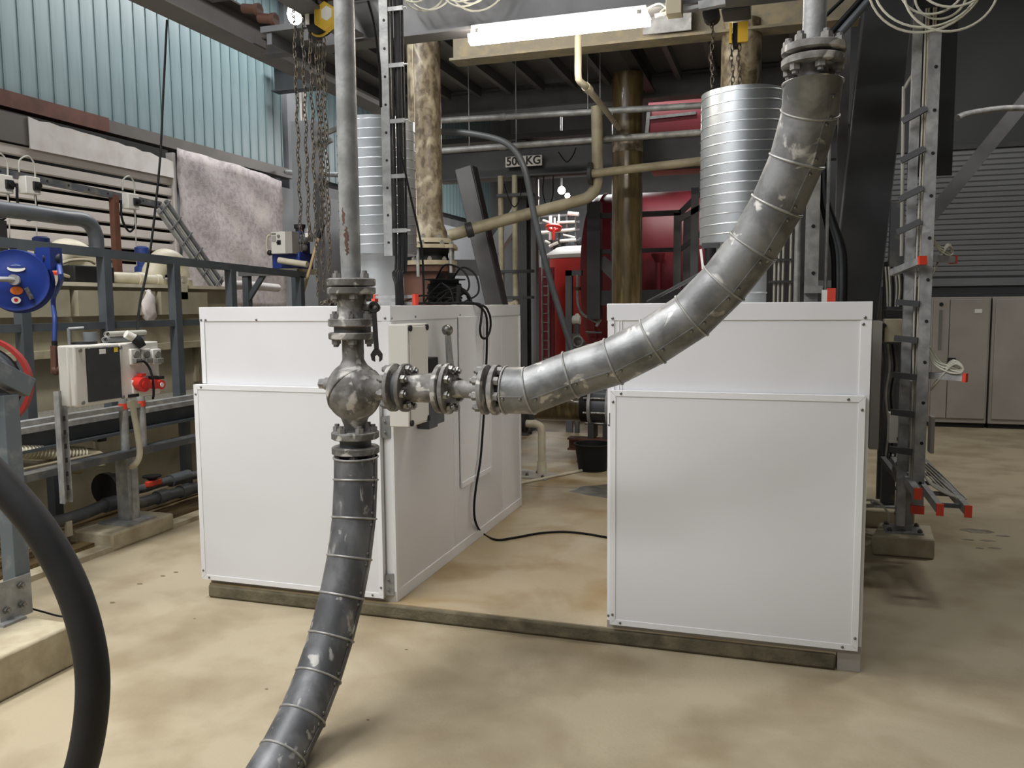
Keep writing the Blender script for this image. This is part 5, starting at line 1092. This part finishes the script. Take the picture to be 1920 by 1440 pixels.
MB().box(fb0.x+.008, fb0.x+.06, BY_-.254, BY_-.25, fb1.z-.10, fb1.z-.04).build('data_plate', M_cab, cbx); MB().box(fb0.x+.008, fb0.x+.06, BY_-.254, BY_-.25, fb1.z-.03, fb1.z-.012).build('display', M_sockgrey, cbx)
MB().box(fb0.x+.075, fb0.x+.115, BY_-.258, BY_-.25, fb1.z-.13, fb1.z-.085).cyl((fb0.x+.088, BY_-.27, fb1.z-.11), (fb0.x+.088, BY_-.25, fb1.z-.11), .013, 10).build('switch', M_print, cbx); MB().cyl((fb0.x+.095, BY_-.265, fb1.z-.045), (fb0.x+.095, BY_-.25, fb1.z-.045), .015, 12).build('button', M_sockgrey, cbx)
MB().lathe((fb1.x+.02, BY_, g1.z-.02), (0, 0, 1), [(.045, 0), (.045, .06), (.06, .06), (.06, .10)], 16).build('vent_cap', M_print, dv); MB().lathe((fb1.x+.13, BY_-.02, g1.z-.1), (0, 0, 1), [(.05, 0), (.055, .06), (.03, .12), (.03, .14)], 14).build('glass_bowl', M_galv, dv)
MB().tube([at(507, 440, Y=BY_-.15), at(501, 446, Y=BY_-.15), at(501, 470, Y=BY_-.15), at(506, 478, Y=BY_-.15)], .012, 8).build('tube', M_cream, dv); MB().sphere(at(506, 474, Y=BY_-.2), .03, 10, 6).build('knob', M_print, dv)
for a, b, r in ((572, 450, .045), (576, 440, .03), (570, 464, .04), (563, 452, .03)): MB().sphere(at(a, b, Y=BY_-.1), r, 10, 6).build('fitting', M_pvcd, dv)
MB().box(at(574, 445, Y=BY_-.2).x, at(580, 445, Y=BY_-.2).x, BY_-.22, BY_-.18, at(574, 445, Y=BY_-.2).z, at(574, 437, Y=BY_-.2).z).build('tag', M_label, dv)
tag(MB().cyl(at(523, 488, Y=BY_-.24)+V((0, 0, .0)), at(576, 496, Y=BY_-.24), .032, 14).build('cream_pipe', M_cream), 'short cream pipe lying in front of the blue dosing unit', 'pipe')
bh = thing('broom', 'wooden handled tool with a black grip leaning by the bench', 'broom', at(560, 572, Y=BY_-.3))
MB().cyl(at(562, 572, Y=BY_-.3), at(597, 446, Y=BY_-.1), .016, 10).build('handle', M_ochre, bh); MB().cyl(at(597, 446, Y=BY_-.1), at(606, 421, Y=BY_-.08), .024, 10).build('grip', M_print, bh)
MBc = at(560, 560, Y=9.0); tag(MB().box(at(555, 540, Y=9).x, at(596, 540, Y=9).x, 9, 9.2, 0, at(580, 225, Y=9).z).build('wall_pier', M_wallgrey), 'grey pier behind the hanging chains', 'pier')
# ================================================================== RIGHT SIDE
# leaning portal column
p, q = at(1671, -30, Y=6.7), at(1612, 500, Y=6.7); d = (p-q).normalized(); t_ = (q.z)/d.z; b0 = q-d*t_
pc = thing('portal_column', 'wide dark grey steel column leaning behind the right enclosure', 'column', b0)
MB().bar(b0, b0+d*(7.2), .31, .012, (0, -1, 0)).build('face_plate', M_beamd, pc)
sd = d.cross(V((0, -1, 0))).normalized()
for s_ in (-1, 1): MB().bar(b0+sd*s_*.155+V((0, .12, 0)), b0+sd*s_*.155+V((0, .12, 0))+d*7.2, .014, .25, (0, -1, 0)).build('flange', M_beam, pc)
lp = at(1580, 300, Y=6.9); tag(MB().box(lp.x-.035, lp.x+.035, 6.95, 7.05, 0, 5).build('narrow_post', M_beam), 'narrow grey post just left of the leaning portal column', 'post')
# strut with conduits left of the column
sx = at(1523, 450, Y=6.2).x
cs = thing('cable_riser', 'perforated strut with conduits and black hoses rising behind the right enclosure', 'cable strut', (sx, 6.2, ZT))
MB().channel((sx, 6.2, .0), (sx, 6.2, 4.2), .09, .05, .006, up=(0, 1, 0)).build('strut', M_galv, cs)
for py in (424, 512): c = at(1525, py, Y=6.19); MB().cyl((c.x, 6.195, c.z), (c.x, 6.203, c.z), .013, 10).build('slot_hole', M_dark, cs)
c = at(1525, 543, Y=6.17); MB().box(c.x-.06, c.x+.06, 6.15, 6.2, c.z-.025, c.z+.025).build('collar', M_galv, cs)
for px, r, m in ((1496, .022, M_galv), (1550, .012, M_galv)): c = at(px, 450, Y=6.25); MB().cyl((c.x, 6.25, 0), (c.x, 6.25, 4.2), r, 10).build('conduit', m, cs)
for i in range(4):
    o = i*7; MB().tube([at(1538+o*.3, 300, Y=6.3), at(1540+o*.5, 370, Y=6.3), at(1550+o*.8, 420, Y=6.3), at(1562+o, 470, Y=6.3), at(1564+o, 530, Y=6.3), at(1562+o, 590, Y=6.3)], .019-.003*(i % 2), 10).build('hose', M_cable if i in (0, 3) else M_pvc, cs)
for px in (1452, 1460, 1468, 1482): c = at(px, 520, Y=6.6); MB().cyl((c.x, 6.6, 0), (c.x, 6.6, 2.3), .010, 6).build('thin_conduit', M_gcable, cs)
for py in (487, 528): c = at(1470, py, Y=6.58); MB().box(c.x-.11, c.x+.09, 6.57, 6.585, c.z-.008, c.z+.008).build('clip_rail', M_beamd, cs)
c = at(1552, 547, Y=5.6); sw = thing('cap_rail', 'short strut end with a red cap and a pale block on the right enclosure', 'strut', (c.x, 5.6, ZT))
MB().box(c.x-.035, c.x-.005, 5.56, 5.64, ZT, ZT+.075).build('pale_block', M_label, sw); MB().box(c.x-.005, c.x+.045, 5.56, 5.64, ZT, ZT+.085).build('end_cap', M_redcap, sw)
# cable ladder on concrete feet
LYy = 5.5
lx = at(1738, 500, Y=LYy).x; lx2 = at(1706, 500, Y=LYy+.12).x
cl = thing('cable_ladder', 'tall galvanised cable ladder with clamped cables on a concrete foot', 'cable ladder', (lx, LYy, .1))
zl0 = at(1716, 948, Y=LYy).z; 
MB().channel((lx, LYy, zl0), (lx, LYy, at(1752, 60, Y=LYy).z), .062, .05, .006, up=(0, 1, 0)).build('upright', M_galv, cl)
MB().channel((lx2, LYy+.12, .2), (lx2, LYy+.12, 3.3), .05, .05, .006, up=(0, 1, 0)).build('upright', M_galv, cl)
for i in range(12):
    z = zl0+.14+i*.245
    if z < 3.1: MB().cyl((lx+.008, LYy-.003, z), (lx+.008, LYy+.004, z), .010, 10).build('slot_hole', M_dark, cl)
for i, py in enumerate((215, 290, 363, 425, 568, 636, 705, 775, 845)):
    c = at(1722-i*3.2, py, Y=LYy+.02); MB().bar((c.x-.085, LYy+.03, c.z-(.03 if i < 4 else -.006)), (c.x+.04, LYy+.0, c.z+(.03 if i < 4 else -.006)), .03, .035).build('cable_clamp', M_beamd, cl)
for i in range(6):
    x = lx2+.03+i*.013; MB().tube([(x, LYy+.05, 3.3), (x+.004*math.sin(i), LYy+.06, 2.2), (x-.006*math.cos(i*2), LYy+.05, 1.5), (x+.005, LYy+.06, 1.0), (x, LYy+.05, .45)], .006, 6, True, 5).build('cable', (M_gcable, M_beige, M_cable)[i % 3], cl)
fx = at(1694, 960, Y=5.8).x
MB().box(fx-.045, fx+.045, 5.76, 5.84, .13, 1.1).build('foot_post', M_galv, cl)
bp = MB().box(fx-.11, fx+.11, 5.70, 5.90, .128, .14).build('base_plate', M_galv, cl)
for a, b in ((-.09, 5.72), (.09, 5.72), (-.09, 5.88), (.09, 5.88)): inst('bolt', ME_hexd, bp, (fx+a, b, .14), (0, 0, 1), 0, .9)
for i in range(4): MB().cyl((fx-.06, 5.76, .25+i*.16), (fx-.045, 5.76, .25+i*.16), .012, 6).build('stud', M_steel, cl)
tag(MB().prism([(fx-.20, 5.62, 0), (fx+.16, 5.62, 0), (fx+.19, 5.98, 0), (fx-.12, 5.98, 0)], (0, 0, .128)).build('concrete_block', M_concrete, None, .012), 'concrete foot block under the tall cable ladder', 'foot')
fx2 = at(1665, 900, Y=6.5).x
c2 = thing('rear_post', 'galvanised post on a second concrete foot behind the cable ladder', 'post', (fx2, 6.5, 0))
MB().box(fx2-.045, fx2+.045, 6.46, 6.54, .13, 2.3).build('post', M_pvcd, c2); MB().box(fx2-.1, fx2+.1, 6.4, 6.6, .128, .14).build('base_plate', M_galv, c2)
MB().box(fx2-.03, fx2+.03, 6.9, 6.96, .0, 1.9).build('prop', M_pvcd, c2)
tag(MB().box(fx2-.22, fx2+.16, 6.32, 6.7, 0, .128).build('concrete_block', M_concrete, None, .012), 'concrete foot block behind the one under the tall cable ladder', 'foot')
# low tray pointing forward, with red end caps
tz_ = at(1790, 962, Y=LYy-.1).z; tz_ = .31
xa, xb = at(1762, 962, Y=4.95).x, at(1815, 962, Y=4.95).x
yf = at(1815, 962, X=xb).y; zf = at(1815, 958, Y=4.95).z
ty = thing('low_cable_tray', 'low ladder tray with red end caps pointing forward from the cable ladder', 'cable tray', (xa, 5.4, zf))
for x in (xa, xb): MB().box(x-.015, x+.015, 4.95, 6.4, zf-.025, zf+.025).build('side_rail', M_galv, ty); MB().box(x-.018, x+.018, 4.94, 4.955, zf-.035, zf+.03).build('end_cap', M_redcap, ty)
for y in (5.05, 5.35, 5.65, 5.95, 6.25): MB().box(xa, xb, y, y+.025, zf-.012, zf+.01).build('rung', M_pvcd, ty)
for i in range(5): MB().tube([(xa+.05+.02*i, 6.2, zf+.03), (xa+.06+.022*i, 5.8, zf+.03), (xa+.09+.018*i, 5.35, zf+.02), (xa+.12+.01*i, 5.15, zf+.02), (xa+.10-.01*i, 5.28, zf+.03), (xa+.03, 5.7, zf+.05), (xa-.02, 5.9, zf+.35)], .005, 6, True, 5).build('slack_cable', M_gcable, ty)
xc = at(1720, 945, Y=5.2).x; MB().box(xc-.02, xc+.02, 5.2, 6.4, zf+.0, zf+.05).build('lower_strut', M_galv, ty); MB().box(xc-.022, xc+.022, 5.185, 5.2, zf-.005, zf+.06).build('end_cap', M_redcap, ty)
MB().box(lx-.035, lx+.035, LYy-.01, LYy+.05, zl0-.05, zl0).build('foot_cap', M_redcap, cl)
# arms with red caps
def arm(label, a, b, Y, r, cables):
    t = thing('cable_outrigger', label, 'cable arm', a); MB().bar(a, b, .04, .04).build('arm', M_galv, t); e = (b-a).normalized()
    MB().bar(b, b+e*.02, .046, .05).build('end_cap', M_redcap, t)
    for i in range(cables): o = V((0, 0, .028+.007*(i % 3)))+V((0, .016*(i-2), 0)); MB().tube([a+o+V((0, 0, .16+.02*(i % 2))), a+(b-a)*(.2+.04*i)+o+V((0, 0, .05)), a+(b-a)*.6+o+V((0, 0, .012*(i % 3))), b*.9+a*.1+o, b*.96+a*.04+o+V((0, 0, .03)), b*.7+a*.3+o+V((0, 0, .045)), a+(b-a)*.25+o+V((0, .02, -.09-.01*i))], .005, 6).build('cable', M_wcable, t)
arm('strut arm with a red cap crossing the upper cable ladder', at(1672, 512, Y=5.75), at(1728, 489, Y=5.42), 0, 0, 0)
arm('cable arm with white cables and a red cap in front of the cabinets', V((lx+.02, LYy+.1, at(1745, 703, Y=5.6).z)), at(1806, 708, Y=5.5), 0, 0, 6)
arm('short cable arm with loose white leads above the cabinets', V((lx+.02, LYy+.08, at(1752, 484, Y=5.6).z)), at(1786, 487, Y=5.9), 0, 0, 4)
tag(MB().tube([at(1722, 25, Y=5.8), at(1720, 120, Y=5.8), at(1716, 132, Y=5.8), at(1696, 166, Y=5.8), at(1694, 190, Y=5.8), at(1690, 480, Y=5.8)], .010, 8, True, 3).build('thin_conduit', M_gcable), 'thin pale conduit with a kink left of the cable ladder', 'conduit')
tag(MB().box(at(1634, 700, Y=6.1).x, at(1651, 700, Y=6.1).x, 6.08, 6.3, at(1640, 842, Y=6.1).z, at(1640, 602, Y=6.1).z).build('grey_trunking', M_cab), 'tall grey trunking box beside the right enclosure', 'trunking')
tag(MB().box(at(1632, 560, Y=6.9).x, at(1652, 560, Y=6.9).x, 6.9, 6.95, .9, at(1650, 505, Y=6.9).z).build('grey_trunking', M_cab), 'pale grey trunking strip rising above the right enclosure edge', 'trunking')
c = at(1673, 619, Y=6.2); jb = thing('junction_box', 'beige junction box mounted beside the cable ladder', 'box', c)
MB().box(at(1657, 619, Y=6.2).x, at(1690, 619, Y=6.2).x, 6.15, 6.28, at(1660, 641, Y=6.2).z, at(1660, 598, Y=6.2).z).build('case', M_beige, jb, .005); MB().cyl(at(1658, 610, Y=6.14), at(1658, 610, Y=6.15)+V((0, .01, 0)), .014, 10).build('gland', M_print, jb)
tag(MB().box(at(1660, 588, Y=6.3).x, at(1700, 588, Y=6.3).x, 6.25, 6.4, at(1680, 595, Y=6.3).z, at(1680, 581, Y=6.3).z).build('black_module', M_print, None, .004), 'black module above the beige junction box', 'module')
for i in range(7):
    a, b = 1660+i*6, 1664+i*5
    tag(MB().tube([at(a, 500, Y=6.35), at(a+3, 540, Y=6.35), at(b, 575, Y=6.35)], .006, 6).build('loose_cable', (M_gcable, M_wcable, M_cable)[i % 3]), ('loose grey cable fanning down to the black module', 'loose white cable fanning down to the black module', 'loose black cable fanning down to the black module')[i % 3], 'cable', ('grey cables above the black module', 'white cables above the black module', 'black cables above the black module')[i % 3])
for i in range(5):
    a = 1655+i*9
    tag(MB().tube([at(a, 645, Y=6.3), at(a+4, 690, Y=6.3), at(a-3, 740, Y=6.3), at(a+2, 800, Y=6.3), at(a-4, 860, Y=6.3)], .007, 6).build('loose_cable', (M_pvc, M_gcable, M_cable)[i % 3]), ('slack dark grey cable hanging below the beige junction box', 'slack pale cable hanging below the beige junction box', 'slack black cable hanging below the beige junction box')[i % 3], 'cable', ('dark grey cables below the beige junction box', 'pale cables below the beige junction box', 'black cables below the beige junction box')[i % 3])
tag(MB().box(at(1668, 770, Y=6.0).x, at(1690, 770, Y=6.0).x, 5.98, 6.1, at(1680, 830, Y=6.0).z, at(1680, 775, Y=6.0).z).build('small_switch', M_abs, None, .004), 'small pale switch box low on the cable ladder', 'switch box')
tag(MB().box(at(1742, 815, Y=5.75).x, at(1750, 815, Y=5.75).x, 5.7, 5.8, at(1745, 848, Y=5.75).z, at(1745, 780, Y=5.75).z).build('side_box', M_cab, None, .004), 'narrow grey box on the far side of the cable ladder', 'box')
c = at(1634, 935, Y=6.1); c.z = .129; tag(MB().ring(c, (.5, 1, 0), .12, .008, 24, 6).build('cable_ring', M_wcable), 'pale cable ring resting against the right enclosure', 'cable')
for i, (a, b) in enumerate((((1655, 860), (1690, 905)), ((1672, 880), (1718, 940)))):
    tag(MB().bar(at(a[0], a[1], Y=6.2), at(b[0], b[1], Y=5.9), .035, .035).build('tray_strut', M_pvcd), ('short grey strut sloping behind the foot post', 'longer grey strut sloping to the low ladder tray')[i], 'strut')
# switch cabinets
CY = 11.75; ctop = at(1800, 557, Y=CY).z
xs = [at(1741, 700, Y=CY).x, at(1854, 700, Y=CY).x]; wd_ = xs[1]-xs[0]
for i in range(3):
    x = xs[0]+wd_*i; t = thing('switch_cabinet', ('grey switch cabinet with a dark handle strip and rotary handle behind the cable ladder', 'plain grey switch cabinet next to the one with the dark handle strip', 'outermost grey switch cabinet in the row')[i], 'cabinet', (x+wd_/2, CY+.3, 0))
    MB().box(x+.01, x+wd_-.01, CY, BY-.04, .06, ctop).build('body', M_cab, t, .006); MB().box(x+.02, x+wd_-.02, CY+.03, BY-.06, 0, .06).build('plinth', M_dark, t)
    sp = x+wd_*.315 if i == 0 else x+wd_*.06
    for a, b in ((x+.03, sp-.004), (sp+.004, x+wd_-.03)):
        if b-a > .1: MB().box(a, b, CY-.02, CY-.001, .12, ctop-.03).build('door', M_cab, t, .004)
    MB().box(x+wd_*.72, x+wd_*.84, CY-.024, CY-.02, ctop-.20, ctop-.15).build('label', M_label, t)
    if i == 0:
        MB().box(x+wd_*.135, x+wd_*.19, CY-.026, CY-.02, ctop-.66, ctop-.16).build('handle_strip', M_sockgrey, t); MB().cyl((x+wd_*.165, CY-.026, ctop-.09), (x+wd_*.165, CY-.02, ctop-.09), .025, 10).build('lock', M_print, t)
        q = at(1783, 677, Y=CY); MB().box(q.x-.045, q.x+.045, CY-.05, CY-.02, q.z-.045, q.z+.045).build('rotary_handle', M_print, t, .004)
# braces and cage hoop high on the right
tag(MB().bar(at(1668, 500, Y=9.5), at(2330, -310, Y=9.5), .13, .06, (0, -1, 0)).build('diagonal_brace', M_beam), 'grey diagonal brace above the switch cabinets', 'brace')
tag(MB().tube([at(1795, 221, Y=8.5), at(1812, 214, Y=8.6), at(1850, 207, Y=8.8), at(1890, 203, Y=8.95), at(1940, 203, Y=9.1)], .028, 10).build('cage_hoop', M_galv), 'pale curved ladder cage hoop on the dark wall', 'hoop')
tag(MB().box(at(1706, 200, Y=7.4).x, at(1790, 200, Y=7.4).x, 7.4, 7.42, at(1750, 330, Y=7.4).z, 5).build('equipment_screen', M_walldark), 'dark screen behind the top of the cable ladder', 'panel')
for i, (a, b) in enumerate((((1560, 60), (1640, -30)), ((1575, 62), (1665, -40)), ((1548, 30), (1600, -20)))):
    tag(MB().cyl(at(a[0], a[1], Y=5.0), at(b[0], b[1], Y=5.0), (.016, .022, .01)[i], 10).build('roof_hose', M_cable if i != 1 else M_pvc), ('black hose slanting up beside the right riser pipe', 'thick grey hose slanting up along the black hose', 'thin black hose tucked behind the right riser pipe')[i], 'hose')
# motor and chains above the right duct
c = at(1372, 8, Y=5.45); hm = thing('chain_hoist', 'dark chain hoist with a yellow plate above the right spiral duct', 'hoist', c)
MB().box(c.x-.06, c.x+.11, 5.4, 5.62, c.z-.05, c.z+.2).build('motor_box', M_beamd, hm, .008)
e = at(1393, 62, Y=5.5); MB().box(e.x-.03, e.x+.03, 5.47, 5.5, e.z-.06, e.z+.06).box(e.x-.08, e.x-.065, 5.47, 5.5, e.z-.06, e.z+.06).build('yellow_plate', M_yellow, hm); MB().box(e.x-.06, e.x-.03, 5.48, 5.55, e.z-.08, e.z+.06).build('sheave', M_black, hm)
for lab, px, pt in (('pair of chain strands falling into the right spiral duct', 1332, 10), ('rusty chain under the yellow hoist plate', 1370, 55), ('dark chain closest to the yellow hoist plate', 1383, 60)):
    HY0 = HY; HY = 5.5 if px > 1340 else 5.3; chain(lab, px, pt, 164, .032, .010); HY = HY0
c = at(1334, 28, Y=5.3); tag(MB().cyl(c-V((0, .05, 0)), c+V((0, .05, 0)), .05, 14).box(c.x-.02, c.x+.02, 5.28, 5.32, c.z, c.z+.3).build('chain_pulley', M_black), 'black pulley above the pair of chain strands', 'pulley')
tag(MB().bar(at(1228, 30, Y=5.1), at(1310, 12, Y=5.1), .02, .02).bar(at(1310, 12, Y=5.1), at(1360, 2, Y=5.1), .045, .045).build('cable_conduit', M_galv), 'pale conduit stub beside the yellowed junction box', 'conduit')
